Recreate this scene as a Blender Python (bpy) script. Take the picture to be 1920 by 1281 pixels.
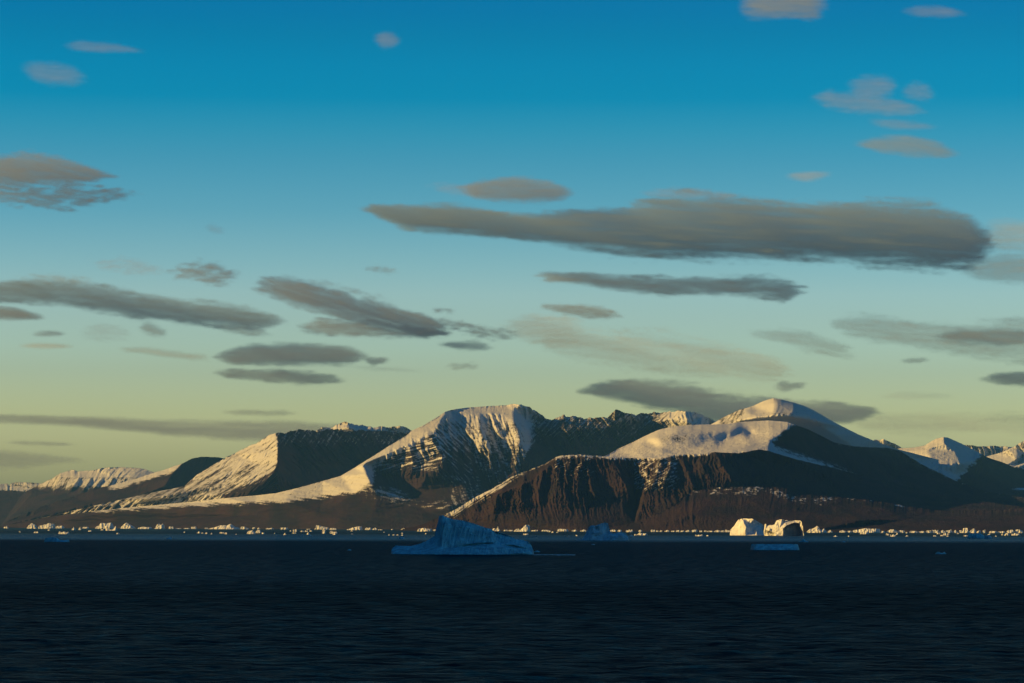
import bpy, math, random
import numpy as np
from mathutils import Matrix, Vector
from mathutils.geometry import delaunay_2d_cdt

SC = bpy.context.scene
for o in list(bpy.data.objects):
    bpy.data.objects.remove(o)

# ------------------------------------------------------------------ camera
F, CX, CY, CAMZ = 5333.0, 960.0, 640.5, 30.0
PITCH, ROLL = math.atan(347.2 / F), 0.0030
RM = Matrix.Rotation(math.pi / 2 + PITCH, 4, 'X') @ Matrix.Rotation(ROLL, 4, 'Z')
cam_data = bpy.data.cameras.new("camera")
cam_data.sensor_fit = 'HORIZONTAL'
cam_data.sensor_width = 36.0
cam_data.lens = 36.0 * F / 1920.0
cam_data.clip_start = 1.0
cam_data.clip_end = 400000.0
cam = bpy.data.objects.new("camera", cam_data)
SC.collection.objects.link(cam)
cam.matrix_world = Matrix.Translation((0, 0, CAMZ)) @ RM
SC.camera = cam
RN = np.array(RM.to_3x3())

def P(px, py, Y):
    """world point at forward distance Y (metres) seen at photo position px, py"""
    px = np.asarray(px, float); py = np.asarray(py, float); Y = np.asarray(Y, float)
    u = (px - CX) / F; v = (CY - py) / F
    dx = RN[0, 0] * u + RN[0, 1] * v - RN[0, 2]
    dy = RN[1, 0] * u + RN[1, 1] * v - RN[1, 2]
    dz = RN[2, 0] * u + RN[2, 1] * v - RN[2, 2]
    s = Y / dy
    return np.stack([dx * s, np.broadcast_to(Y, s.shape) * 1.0, CAMZ + dz * s], -1)

def HOR(px):
    return 987.7 + 0.0030 * (np.asarray(px, float) - 960.0)

def PYZ(px, Y, Z):
    """photo row at which height Z at distance Y is seen"""
    return HOR(px) - (Z - CAMZ) / Y * F

# ------------------------------------------------------------------ light
SUN_EL, SUN_AZ = math.radians(17.5), math.radians(8.0)      # 8 degrees behind the left hand side
sdir = Vector((-math.cos(SUN_EL) * math.cos(SUN_AZ), -math.cos(SUN_EL) * math.sin(SUN_AZ), math.sin(SUN_EL)))
sun_data = bpy.data.lights.new("sun", 'SUN')
sun_data.energy = 5.0
sun_data.angle = math.radians(0.5)
sun_data.color = (1.0, 0.62, 0.18)
sun = bpy.data.objects.new("sun", sun_data)
SC.collection.objects.link(sun)
sun.rotation_euler = sdir.to_track_quat('Z', 'Y').to_euler()
sun.location = (-3000, -1000, 3000)

# sky: Nishita dusk sky, graded by elevation
world = bpy.data.worlds.new("World")
SC.world = world
world.use_nodes = True
wn, wl = world.node_tree.nodes, world.node_tree.links
wn.clear()
w_out = wn.new('ShaderNodeOutputWorld'); w_bg = wn.new('ShaderNodeBackground')
w_sky = wn.new('ShaderNodeTexSky'); w_sky.sky_type = 'NISHITA'
w_sky.sun_disc = False
w_sky.sun_elevation = SUN_EL
w_sky.sun_rotation = math.atan2(sdir.x, sdir.y)
w_sky.altitude = 30
w_tc = wn.new('ShaderNodeTexCoord'); w_sep = wn.new('ShaderNodeSeparateXYZ')
w_map = wn.new('ShaderNodeMath'); w_map.operation = 'POWER'; w_map.inputs[1].default_value = 0.5
w_cl = wn.new('ShaderNodeMath'); w_cl.operation = 'MAXIMUM'; w_cl.inputs[1].default_value = 0.0
w_ramp = wn.new('ShaderNodeValToRGB')
w_mul = wn.new('ShaderNodeMix'); w_mul.data_type = 'RGBA'; w_mul.blend_type = 'MULTIPLY'; w_mul.inputs[0].default_value = 1.0
SKY_STRENGTH = 0.15
SKY_SCALE = 1.0
# (elevation in degrees, colour filter) -- the dusk grading of the air
SKY_GRADE = [(0, (1, 1, 1)), (90, (1, 1, 1))]
SKY_SCALE = 1.095
SKY_GRADE = [(0.00, (0.105, 0.194, 0.224)), (1.33, (0.851, 0.881, 0.602)), (1.80, (0.965, 0.988, 0.701)), (2.23, (0.969, 1.000, 0.702)), (3.09, (0.744, 0.854, 0.766)), (3.62, (0.699, 0.863, 0.849)), (4.16, (0.650, 0.824, 0.856)), (4.65, (0.603, 0.809, 0.878)), (5.23, (0.466, 0.741, 0.851)), (6.29, (0.248, 0.606, 0.775)), (7.35, (0.128, 0.521, 0.711)), (7.98, (0.060, 0.489, 0.690)), (8.61, (0.002, 0.441, 0.669)), (9.24, (0.000, 0.420, 0.656)), (9.87, (0.000, 0.374, 0.602)), (10.49, (0.000, 0.338, 0.596)), (16.00, (0.018, 0.274, 0.548)), (28.00, (0.064, 0.311, 0.548)), (90.00, (0.128, 0.420, 0.639))]

cr = w_ramp.color_ramp
for k, (e, c) in enumerate(SKY_GRADE):
    pos = math.sqrt(math.sin(math.radians(e)))
    el = cr.elements[0] if k == 0 else (cr.elements[-1] if k == len(SKY_GRADE) - 1 else cr.elements.new(pos))
    el.position = pos
    el.color = (*c, 1)
wl.new(w_tc.outputs['Generated'], w_sep.inputs[0])
wl.new(w_sep.outputs['Z'], w_cl.inputs[0]); wl.new(w_cl.outputs[0], w_map.inputs[0])
wl.new(w_map.outputs[0], w_ramp.inputs[0])
wl.new(w_sky.outputs[0], w_mul.inputs[6]); wl.new(w_ramp.outputs[0], w_mul.inputs[7])
wl.new(w_mul.outputs[2], w_bg.inputs['Color'])
# sky dimmed by azimuth outside the view, added to cut ambient light
w_az = wn.new('ShaderNodeVectorMath'); w_az.operation = 'DOT_PRODUCT'
w_az.inputs[1].default_value = Vector((sdir.x, sdir.y, 0)).normalized()
w_azr = wn.new('ShaderNodeValToRGB'); w_azm = wn.new('ShaderNodeMapRange')
w_azm.inputs['From Min'].default_value = -1.0
wl.new(w_tc.outputs['Generated'], w_az.inputs[0]); wl.new(w_az.outputs['Value'], w_azm.inputs['Value']); wl.new(w_azm.outputs[0], w_azr.inputs[0])
AZ_GRADE = [(0.0, 0.34), (0.28, 0.55), (0.335, 1.0), (0.525, 1.0), (0.59, 0.45), (0.8, 0.2), (1.0, 0.06)]
for k, (p_, v_) in enumerate(AZ_GRADE):
    el = w_azr.color_ramp.elements[0] if k == 0 else (w_azr.color_ramp.elements[-1] if k == len(AZ_GRADE) - 1 else w_azr.color_ramp.elements.new(p_))
    el.position = p_; el.color = (v_, v_, v_, 1)
w_st = wn.new('ShaderNodeMath'); w_st.operation = 'MULTIPLY'; w_st.inputs[1].default_value = SKY_STRENGTH * SKY_SCALE
wl.new(w_azr.outputs[0], w_st.inputs[0]); wl.new(w_st.outputs[0], w_bg.inputs['Strength'])
wl.new(w_bg.outputs[0], w_out.inputs['Surface'])

SC.view_settings.view_transform = 'Standard'
SC.view_settings.look = 'None'
SC.view_settings.exposure = 0.15
SC.view_settings.gamma = 1.0
SC.cycles.use_denoising = True
SC.cycles.max_bounces = 6
SC.cycles.diffuse_bounces = 3
SC.cycles.volume_bounces = 3
SC.cycles.transparent_max_bounces = 128
SC.cycles.volume_step_rate = 1.0

# ------------------------------------------------------------------ noise and helpers
def _hash(ix, iy, s):
    h = (ix.astype(np.int64) * 374761393 + iy.astype(np.int64) * 668265263 + s * 1274126177) & 0x7fffffff
    h = ((h ^ (h >> 13)) * 1103515245) & 0x7fffffff
    h = ((h ^ (h >> 15)) * 12345 + 2531011) & 0x7fffffff
    return ((h ^ (h >> 11)) & 0xffffff) / float(0xffffff)

def gnoise(x, y, s=0):
    """2-D gradient noise, about -1..1"""
    x, y = np.broadcast_arrays(np.asarray(x, float), np.asarray(y, float))
    ix, iy = np.floor(x), np.floor(y)
    fx, fy = x - ix, y - iy
    ux, uy = fx * fx * fx * (fx * (fx * 6 - 15) + 10), fy * fy * fy * (fy * (fy * 6 - 15) + 10)
    def g(a, b):
        t = _hash(ix + a, iy + b, s) * 2 * math.pi
        return np.cos(t) * (fx - a) + np.sin(t) * (fy - b)
    a = g(0, 0) * (1 - ux) + g(1, 0) * ux
    b = g(0, 1) * (1 - ux) + g(1, 1) * ux
    return (a * (1 - uy) + b * uy) * 1.5

def fbm(x, y, s=0, o=4, gain=0.5):
    r, a, t = 0, 1.0, 0
    for k in range(o):
        r = r + a * gnoise(np.asarray(x) * 2 ** k + 7.3 * k, np.asarray(y) * 2 ** k + 3.1 * k, s + k); t += a; a *= gain
    return r / t * 1.3

def ridged(x, y, s=0, o=4, gain=0.5):
    """0..1, sharp ridges at 1"""
    r, a, t = 0, 1.0, 0
    for k in range(o):
        r = r + a * (1 - np.abs(gnoise(np.asarray(x) * 2 ** k + 5.7 * k, np.asarray(y) * 2 ** k * 0.8 + 1.9 * k, s + k)) * 1.6); t += a; a *= gain
    return np.clip(r / t, 0, 1)

def sstep(a, b, x):
    t = np.clip((np.asarray(x, float) - a) / (b - a), 0, 1)
    return t * t * (3 - 2 * t)

def blur(a, k, axis):
    if k < 1: return a
    pad = [(0, 0), (0, 0)]; pad[axis] = (k, k)
    b = np.cumsum(np.pad(a, pad, mode='edge'), axis=axis)
    b = np.insert(b, 0, 0, axis=axis)
    n = a.shape[axis]; w = 2 * k + 1
    return (np.take(b, range(w, w + n), axis=axis) - np.take(b, range(0, n), axis=axis)) / w

def tin(polys, X, Y, ys=2.0):
    """piecewise linear surface through polylines of (x, y, value); sampled at X, Y"""
    pts, edges, val, seen = [], [], [], {}
    for pl in polys:
        prev = None
        for (a, b, v) in pl:
            key = (round(a, 2), round(b, 2))
            if key not in seen:
                seen[key] = len(pts); pts.append(Vector((a, b * ys))); val.append(v)
            i = seen[key]
            if prev is not None and prev != i: edges.append((prev, i))
            prev = i
    vo, _, fo, ov, _, _ = delaunay_2d_cdt(pts, edges, [], 0, 1e-4)
    vals = []
    P0 = np.array([(p.x, p.y) for p in pts]); V0 = np.array(val, float)
    for k, v in enumerate(vo):
        if ov[k]: vals.append(V0[ov[k][0]])
        else:     # crossing of two lines: nearest-weighted
            d = (P0[:, 0] - v.x) ** 2 + (P0[:, 1] - v.y) ** 2 + 1e-6
            q = np.argsort(d)[:3]; vals.append(float(np.sum(V0[q] / d[q]) / np.sum(1 / d[q])))
    out = np.full(X.shape, np.nan)
    Ys = Y * ys
    for f in fo:
        (ax, ay), (bx, by), (cx, cy) = [(vo[i].x, vo[i].y) for i in f]
        den = (by - cy) * (ax - cx) + (cx - bx) * (ay - cy)
        if abs(den) < 1e-9: continue
        c0 = max(0, np.searchsorted(X[0], min(ax, bx, cx)) - 1); c1 = np.searchsorted(X[0], max(ax, bx, cx)) + 1
        xs, yy = X[:, c0:c1], Ys[:, c0:c1]
        l1 = ((by - cy) * (xs - cx) + (cx - bx) * (yy - cy)) / den
        l2 = ((cy - ay) * (xs - cx) + (ax - cx) * (yy - cy)) / den
        m = (l1 > -1e-4) & (l2 > -1e-4) & (l1 + l2 < 1.0001)
        z = l1 * vals[f[0]] + l2 * vals[f[1]] + (1 - l1 - l2) * vals[f[2]]
        sub = out[:, c0:c1]; sub[m] = z[m]
    # outside the hull: carry the nearest known value along each column, then along each row
    for ax_ in (0, 1):
        A = out if ax_ == 0 else out.T
        for j in range(A.shape[1]):
            col = A[:, j]; ok = ~np.isnan(col)
            if ok.any() and not ok.all():
                idx = np.arange(len(col)); col[~ok] = np.interp(idx[~ok], idx[ok], col[ok])
    return out

def pline(pl, x, col=1):
    a = np.array(pl, float); return np.interp(x, a[:, 0], a[:, col])

def link_mesh(name, V, Fq, mat, parent=None, smooth=True, attrs=None, tris=False):
    me = bpy.data.meshes.new(name)
    V = np.ascontiguousarray(V, dtype=np.float32).reshape(-1, 3); Fq = np.ascontiguousarray(Fq, dtype=np.int32)
    n = Fq.shape[1]
    me.vertices.add(len(V)); me.vertices.foreach_set('co', V.ravel())
    me.loops.add(Fq.size); me.loops.foreach_set('vertex_index', Fq.ravel())
    me.polygons.add(len(Fq)); me.polygons.foreach_set('loop_start', np.arange(0, Fq.size, n, dtype=np.int32))
    me.polygons.foreach_set('loop_total', np.full(len(Fq), n, dtype=np.int32))
    me.polygons.foreach_set('use_smooth', np.full(len(Fq), smooth, dtype=bool))
    me.update(calc_edges=True)
    me.validate()
    for k, v in (attrs or {}).items():
        at = me.attributes.new(k, 'FLOAT', 'POINT'); at.data.foreach_set('value', np.ascontiguousarray(v, dtype=np.float32).ravel())
    me.materials.append(mat)
    o = bpy.data.objects.new(name, me); SC.collection.objects.link(o)
    if parent is not None: o.parent = parent
    return o

def recenter(o, c):
    """put the object's origin at c"""
    o.data.transform(Matrix.Translation(-Vector(c))); o.location = c
    return o

def tag(o, label=None, cat=None, group=None, kind=None):
    if label: o['label'] = label
    if cat: o['category'] = cat
    if group: o['group'] = group
    if kind: o['kind'] = kind
    return o

def new_mat(name):
    m = bpy.data.materials.new(name); m.use_nodes = True
    n, l = m.node_tree.nodes, m.node_tree.links
    n.clear(); out = n.new('ShaderNodeOutputMaterial')
    return m, n, l, out

def principled(n, l, out, **kw):
    b = n.new('ShaderNodeBsdfPrincipled'); l.new(b.outputs[0], out.inputs['Surface'])
    for k, v in kw.items(): b.inputs[k.replace('_', ' ')].default_value = v
    return b

# ------------------------------------------------------------------ materials
def mountain_material(name, rock_a, rock_b, scale=1.0):
    m, n, l, out = new_mat(name)
    b = principled(n, l, out, Roughness=0.95)
    b.inputs['Specular IOR Level'].default_value = 0.05
    tc = n.new('ShaderNodeTexCoord')
    nz = n.new('ShaderNodeTexNoise'); nz.inputs['Scale'].default_value = 0.022 * scale; nz.inputs['Detail'].default_value = 7; nz.inputs['Roughness'].default_value = 0.7
    nr = n.new('ShaderNodeTexNoise'); nr.inputs['Scale'].default_value = 0.004 * scale; nr.inputs['Detail'].default_value = 4
    l.new(tc.outputs['Object'], nz.inputs['Vector']); l.new(tc.outputs['Object'], nr.inputs['Vector'])
    at = n.new('ShaderNodeAttribute'); at.attribute_name = 'snow'
    nf = n.new('ShaderNodeTexNoise'); nf.inputs['Scale'].default_value = 0.075; nf.inputs['Detail'].default_value = 4; nf.inputs['Roughness'].default_value = 0.75
    l.new(tc.outputs['Object'], nf.inputs['Vector'])
    av = n.new('ShaderNodeMath'); av.operation = 'MULTIPLY_ADD'; l.new(nf.outputs['Fac'], av.inputs[0]); av.inputs[1].default_value = 0.6; l.new(nz.outputs['Fac'], av.inputs[2])
    rv = n.new('ShaderNodeMath'); rv.operation = 'SUBTRACT'; l.new(av.outputs[0], rv.inputs[0]); rv.inputs[1].default_value = 0.8
    mu = n.new('ShaderNodeMath'); mu.operation = 'MULTIPLY_ADD'; l.new(rv.outputs[0], mu.inputs[0]); mu.inputs[1].default_value = 1.3; l.new(at.outputs['Fac'], mu.inputs[2])
    ss = n.new('ShaderNodeMapRange'); ss.interpolation_type = 'SMOOTHSTEP'; ss.inputs['From Min'].default_value = 0.34; ss.inputs['From Max'].default_value = 0.72
    l.new(mu.outputs[0], ss.inputs['Value'])
    rk = n.new('ShaderNodeMix'); rk.data_type = 'RGBA'; rk.inputs[6].default_value = (*rock_a, 1); rk.inputs[7].default_value = (*rock_b, 1)
    rr = n.new('ShaderNodeMapRange'); rr.inputs['From Min'].default_value = 0.35; rr.inputs['From Max'].default_value = 0.65
    l.new(nr.outputs['Fac'], rr.inputs['Value']); l.new(rr.outputs[0], rk.inputs[0])
    mx = n.new('ShaderNodeMix'); mx.data_type = 'RGBA'; l.new(ss.outputs[0], mx.inputs[0]); l.new(rk.outputs[2], mx.inputs[6]); mx.inputs[7].default_value = (0.74, 0.75, 0.76, 1)
    l.new(mx.outputs[2], b.inputs['Base Color'])
    bp = n.new('ShaderNodeBump'); bp.inputs['Strength'].default_value = 0.9; bp.inputs['Distance'].default_value = 16.0
    l.new(nz.outputs['Fac'], bp.inputs['Height']); l.new(bp.outputs[0], b.inputs['Normal'])
    return m

M_ROCK = mountain_material('rock_and_snow', (0.060, 0.040, 0.044), (0.030, 0.028, 0.034))

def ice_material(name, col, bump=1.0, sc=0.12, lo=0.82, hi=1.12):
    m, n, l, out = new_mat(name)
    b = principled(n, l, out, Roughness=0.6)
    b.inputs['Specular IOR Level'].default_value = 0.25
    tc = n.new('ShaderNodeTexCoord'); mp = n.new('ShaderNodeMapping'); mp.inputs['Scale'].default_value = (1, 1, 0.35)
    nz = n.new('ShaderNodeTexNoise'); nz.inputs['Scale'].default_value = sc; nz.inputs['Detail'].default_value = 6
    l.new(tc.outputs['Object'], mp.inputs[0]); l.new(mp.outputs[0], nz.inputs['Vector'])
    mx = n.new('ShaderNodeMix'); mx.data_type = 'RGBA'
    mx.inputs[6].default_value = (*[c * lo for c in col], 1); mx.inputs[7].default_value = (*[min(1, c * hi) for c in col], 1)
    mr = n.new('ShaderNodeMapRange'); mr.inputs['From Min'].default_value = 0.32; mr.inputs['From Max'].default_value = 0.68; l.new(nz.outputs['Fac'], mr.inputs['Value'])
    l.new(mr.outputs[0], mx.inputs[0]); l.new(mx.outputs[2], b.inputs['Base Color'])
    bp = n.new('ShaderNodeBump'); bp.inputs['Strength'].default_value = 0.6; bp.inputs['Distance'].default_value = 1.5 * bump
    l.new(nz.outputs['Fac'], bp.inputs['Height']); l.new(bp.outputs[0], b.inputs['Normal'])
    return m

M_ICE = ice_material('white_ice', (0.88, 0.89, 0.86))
M_SHADE_BLUE = ice_material('shade_blue_ice', (0.30, 0.74, 0.92), 2.5, 0.16, 0.62, 1.2)  # ice blue deepened with the sky-lit shade of unsunned bergs
M_SHADE_TEAL = ice_material('shade_grey_blue_ice', (0.50, 0.74, 0.82), 2.5, 0.12, 0.65, 1.2)  # greyer copy, shade tone of unsunned bergs put into the colour

# ------------------------------------------------------------------ mountains
def massif(name, px0, px1, base, crest, lines, ribs=(), snow=None, seed=1, step=1.0, tail=True,
           gully=(0.055, 26.0), lean=0.0, rough=1.0, back=(2200.0, 0.35), soft=2, ledge=0.0, crest_amp=1.0, mat=None, calm=None, snow_max=0.92, lumps=2.5, sky_soft=1.0):
    """A mountain as a relief grid: columns run along the coast, rows from the shore to the crest and down the far side.
    base: [(px, Y)]; crest: [(px, py, Y)]; lines: more [(px, py, Y)] polylines (Y in km); ribs: (polyline, metres, width_left, width_right)"""
    xs = np.arange(px0, px1 + step, step)
    bY = pline(base, xs) * 1000.0
    bpy_ = PYZ(xs, bY, -6.0)
    cpy = pline(crest, xs) + 0.0
    # small teeth along the crest
    ctooth = fbm(xs / 15.0, xs * 0 + 3.3, seed + 50, 5, 0.68)
    n = int(max(8, (bpy_ - cpy).max() / step)) + 1
    t = np.linspace(0, 1, n)[:, None]
    PX = np.repeat(xs[None, :], n, 0); PY = bpy_[None, :] * (1 - t) + cpy[None, :] * t
    bl = [(x, float(PYZ(x, y * 1000, -6)), y) for x, y in base]
    YY = tin([bl, list(crest)] + [list(q) for q in lines], PX, PY) * 1000.0
    YY = np.where(np.isnan(YY), bY[None, :], YY)
    for _ in range(2):
        YY = blur(blur(YY, soft, 0), soft, 1)
    # explicit ribs (metres towards the viewer)
    for pl, amp, wl_, wr_ in ribs:
        a = np.array(pl, float); a = a[np.argsort(a[:, 1])]
        lx = np.interp(PY, a[:, 1], a[:, 0])
        d = PX - lx
        span = a[-1, 1] - a[0, 1]
        wf = 0.55 + 1.5 * np.clip((PY - a[0, 1]) / span, 0, 1.2)
        d = (d + 2.5 * fbm(PX / 18.0, PY / 14.0, seed + 61, 3)) / wf
        w = np.where(d < 0, 1 + d / wl_, 1 - d / wr_)
        f = sstep(a[0, 1] - 0.05 * span - 1, a[0, 1] + 0.2 * span, PY) * (1 - sstep(a[-1, 1] - 0.35 * span, a[-1, 1] + 4, PY))
        YY -= amp * np.clip(w, 0, 1) ** 1.2 * f
    H = np.clip((bpy_[None, :] - PY) / np.maximum(bpy_ - cpy, 1)[None, :], 0, 1)
    # steepness of the coarse form (rise over run, along the view)
    Z0 = CAMZ + (HOR(PX) - PY) / F * YY
    dZ = np.gradient(Z0, axis=0); dY = np.gradient(YY, axis=0)
    slope = np.clip(dZ / np.maximum(np.abs(dY), 1.0), 0, 3)
    slope = blur(slope, 2, 1)
    steep = sstep(0.15, 0.6, slope)
    # gullies running down the fall line
    lean_f = lean if callable(lean) else (lambda x, y: lean)
    amp, wl = gully
    ln = lean_f(PX, PY)
    warp = fbm(PX / 60.0, PY / 45.0, seed + 9, 3) * 10.0
    q = PX + ln * (PY - cpy[None, :]) + warp
    g1 = ridged(q / wl, PY / 120.0, seed, 2)
    g2 = ridged((q + g1 * 6) / (wl * 0.42), PY / 60.0, seed + 3, 3)
    g3 = fbm(PX / 7.0 + ln * PY / 7.0, PY / 9.0, seed + 5, 4, 0.6)
    K = YY / 26000.0 * 1000.0
    env = sstep(0.0, 0.25, H) * (1 - 0.55 * sstep(0.93, 1.0, H))
    disp = (g1 - 0.55) * amp * 2.2 + (g2 - 0.5) * amp * 0.9 * env + g3 * amp * 0.42 * rough + fbm(PX / 3.1 + ln * PY / 5.0, PY / 3.4, seed + 6, 3, 0.7) * 0.012 * rough
    var = 0.35 + 0.65 * sstep(-0.35, 0.45, fbm(PX / 85.0, PY / 60.0, seed + 21, 2))
    disp = disp * K * (0.08 + 0.92 * steep) * (0.15 + 0.85 * sstep(0.05, 0.55, H)) * var * (calm(PX, PY) if calm else 1.0)
    if ledge:
        zz = Z0 / 46.0 + fbm(PX / 50.0, PY / 50.0, seed + 31, 2) * 0.6
        disp += ledge * np.abs((zz % 1.0) - 0.5) * 2 * steep
    YY = YY - disp
    PYn = PY + (fbm(PX / 5.0, PY / 4.0, seed + 77, 3) * 0.5) * steep * (1 - t)      # tiny vertical roughness
    PYn = PYn - t ** 6 * (ctooth * (crest_amp(xs) if callable(crest_amp) else crest_amp))[None, :] * 2.2
    V = P(PX, PYn, YY)
    V[..., 2] += lumps * (fbm(V[..., 0] / 75.0, V[..., 1] / 110.0, seed + 300, 5, 0.62) + 0.6 * fbm(V[..., 0] / 260.0, V[..., 1] / 330.0, seed + 310, 3)) * (1 - 0.5 * steep) * np.minimum(1, (1 - t) * 12) * sstep(0, 0.1, H)
    # snow cover
    sn = snow(PX, PY, steep, H, g1, g2) if snow else sstep(0.3, 0.5, H)
    VV, SS = [V], [sn]
    if tail:                                   # the far side, falling away behind the crest
        m = 26
        k = (np.arange(1, m + 1) / m)[:, None]
        topv = V[-1]; cZ = np.maximum(topv[:, 2], 5.0)
        dep = back[0] * k ** 1.3
        Zb = cZ[None, :] * (1 - k ** 1.15) - 20 * k + fbm(PX[:1] / 20.0, k * 5, seed + 90, 3) * 40 * k * (1 - k) * 2
        Zb = np.minimum(Zb, cZ[None, :] - 0.12 * dep)
        Yb = topv[None, :, 1] + dep
        Xb = topv[None, :, 0] * (Yb / topv[None, :, 1])
        VV.append(np.stack([Xb, Yb, Zb], -1)); SS.append(np.repeat(sn[-1:], m, 0) * 0.8 + 0.1)
    V = np.concatenate(VV, 0); S = np.concatenate(SS, 0); S = S * snow_max
    r, c = V.shape[:2]
    idx = np.arange(r * c).reshape(r, c)
    Fq = np.stack([idx[:-1, :-1], idx[:-1, 1:], idx[1:, 1:], idx[1:, :-1]], -1).reshape(-1, 4)
    o = link_mesh(name, V.reshape(-1, 3), Fq, mat or M_ROCK, attrs={'snow': S.reshape(-1)})
    recenter(o, (float(V[0, :, 0].mean()), float(V[0, :, 1].mean()), 0.0))
    return o

def snowline(pl, soft=14, bare=0.55, seed=0, amt=0.95, streak=0.35, stretch=(40, 7), lean=0.3):
    """snow above the photo row pl(px), thinned on steep ground and broken into streaks"""
    def f(PX, PY, steep, H, g1, g2):
        line = pline(pl, PX)
        nz = fbm((PX + lean * PY) / stretch[0], (PY - 0.15 * PX) / stretch[1], seed, 4, 0.6)
        s = sstep(-soft, soft, line - PY + nz * soft * 0.9) * amt
        s = s * (1 - bare * steep) + streak * nz * steep * s + (g2 - 0.6) * 0.35 * steep * s
        return np.clip(s, 0, 1)
    return f

# ---- B: the central peak with its long snow ridge
B_base = [(-60, 31), (100, 30), (300, 28.2), (500, 27.5), (700, 26.8), (900, 26.4), (1400, 26.2)]
B_crest = [(-60, 992, 31.05), (0, 988, 30.9), (60, 975, 30.6), (100, 968, 30.4), (150, 962, 30.0), (180, 958, 29.8), (250, 951, 29.3), (350, 942, 28.8), (425, 934, 28.3),
           (480, 929, 28.15), (517, 925, 27.8), (555, 916, 27.7), (580, 909, 27.7), (605, 902, 27.7), (640, 892, 27.7), (665, 877, 27.8), (692, 860, 27.9),
           (730, 836, 28.1), (762, 817, 28.25), (771, 808, 28.35), (790, 800, 28.4), (805, 791, 28.5), (820, 782, 28.6), (835, 772, 28.75), (845, 769, 28.9),
           (855, 767, 29.1), (880, 764, 29.3), (925, 761, 29.4), (950, 760, 29.4), (960, 757.5, 29.3), (975, 758, 29.2), (987, 761, 29.3), (1002, 769, 29.4), (1017, 779, 29.5),
           (1027, 787, 29.6), (1037, 787, 29.6), (1050, 781, 29.6), (1057, 778, 29.6), (1062, 780, 29.6), (1080, 781, 29.7), (1095, 784, 29.7), (1110, 783, 29.7), (1140, 782, 29.7), (1150, 773, 29.6),
           (1155, 769, 29.6), (1177, 775, 29.7), (1197, 776, 30.1), (1212, 774, 30.3), (1235, 774, 30.3), (1260, 772, 30.0), (1285, 769.5, 29.4), (1305, 772, 29.6), (1320, 780, 29.9), (1342, 790, 30.2), (1400, 812, 30.6)]
B_lines = [
    [(200, 960, 29.45), (480, 945, 27.75), (530, 941, 27.55), (605, 934, 27.5), (665, 926, 27.22), (706, 930, 27.08)],
    [(100, 980, 30.2), (480, 966, 27.7), (600, 962, 27.25), (700, 968, 26.98), (800, 975, 26.78)],
    [(680, 872, 27.45), (687, 888, 27.18), (694, 902, 27.08), (706, 930, 27.08)],
    [(692, 868, 27.85), (712, 892, 27.65), (735, 924, 27.22), (768, 945, 27.02), (810, 962, 26.88), (850, 972, 26.78)],
    [(680, 872, 27.45), (730, 850, 27.8), (772, 829, 28.0), (805, 812, 28.1)],
    [(835, 773, 28.7), (812, 810, 28.15), (821, 832, 27.86), (832, 857, 27.6), (817, 876, 27.42), (803, 892, 27.25)],
    [(752, 870, 27.85), (760, 900, 27.55), (775, 925, 27.3)],
    [(847, 772, 28.95), (862, 800, 28.62), (880, 825, 28.42), (890, 860, 28.12), (905, 905, 27.6), (930, 930, 27.4)],
    [(832, 857, 27.6), (852, 885, 27.35), (872, 910, 27.2), (880, 940, 26.9), (840, 950, 26.8)],
    [(855, 772, 29.0), (899, 780, 28.75), (902, 809, 28.30), (913, 825, 28.12), (921, 851, 27.88), (922, 880, 27.6), (935, 905, 27.4)],
    [(880, 812, 28.35), (893, 835, 28.15), (908, 862, 27.95)],
    [(906, 776, 28.95), (912, 800, 28.66), (928, 825, 28.46), (944, 850, 28.2), (955, 885, 27.85)],
    [(920, 776, 28.9), (940, 777, 28.9), (963, 770, 29.05), (964, 790, 28.5), (974, 809, 28.2), (976, 825, 28.05), (974, 840, 27.92), (968, 860, 27.8), (970, 885, 27.6)],
    [(942, 803, 28.48), (950, 830, 28.26), (958, 856, 28.03)],
    [(980, 780, 29.25), (1000, 800, 29.3), (1012, 825, 29.2), (1030, 845, 28.9), (1060, 870, 28.6)],
    [(1005, 845, 28.35), (1008, 870, 28.1)],
    [(1060, 805, 28.9), (1060, 850, 28.7)], [(1150, 800, 29.6), (1150, 850, 29.5)], [(1210, 795, 30.1), (1210, 850, 30.0)],
    [(1262, 785, 29.45), (1290, 792, 29.15), (1310, 800, 29.2)], [(1330, 800, 30.0), (1345, 850, 30.0)],
]
B_ribs = [([(767, 833), (772, 850), (775, 866), (772, 885), (767, 905)], 170, 18, 9), ([(807, 815), (815, 835), (829, 857), (824, 880), (814, 905)], 150, 17, 10),
          ([(788, 822), (790, 850), (784, 880)], 60, 8, 12), ([(922, 783), (931, 805), (938, 823)], 130, 8, 10), ([(983, 825), (985, 850), (982, 880)], 90, 9, 9),
          ([(1005, 843), (996, 865), (1003, 885)], 90, 12, 9), ([(857, 845), (880, 885), (905, 915)], -110, 14, 16), ([(735, 840), (745, 870), (757, 905)], -80, 10, 10)]
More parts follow.
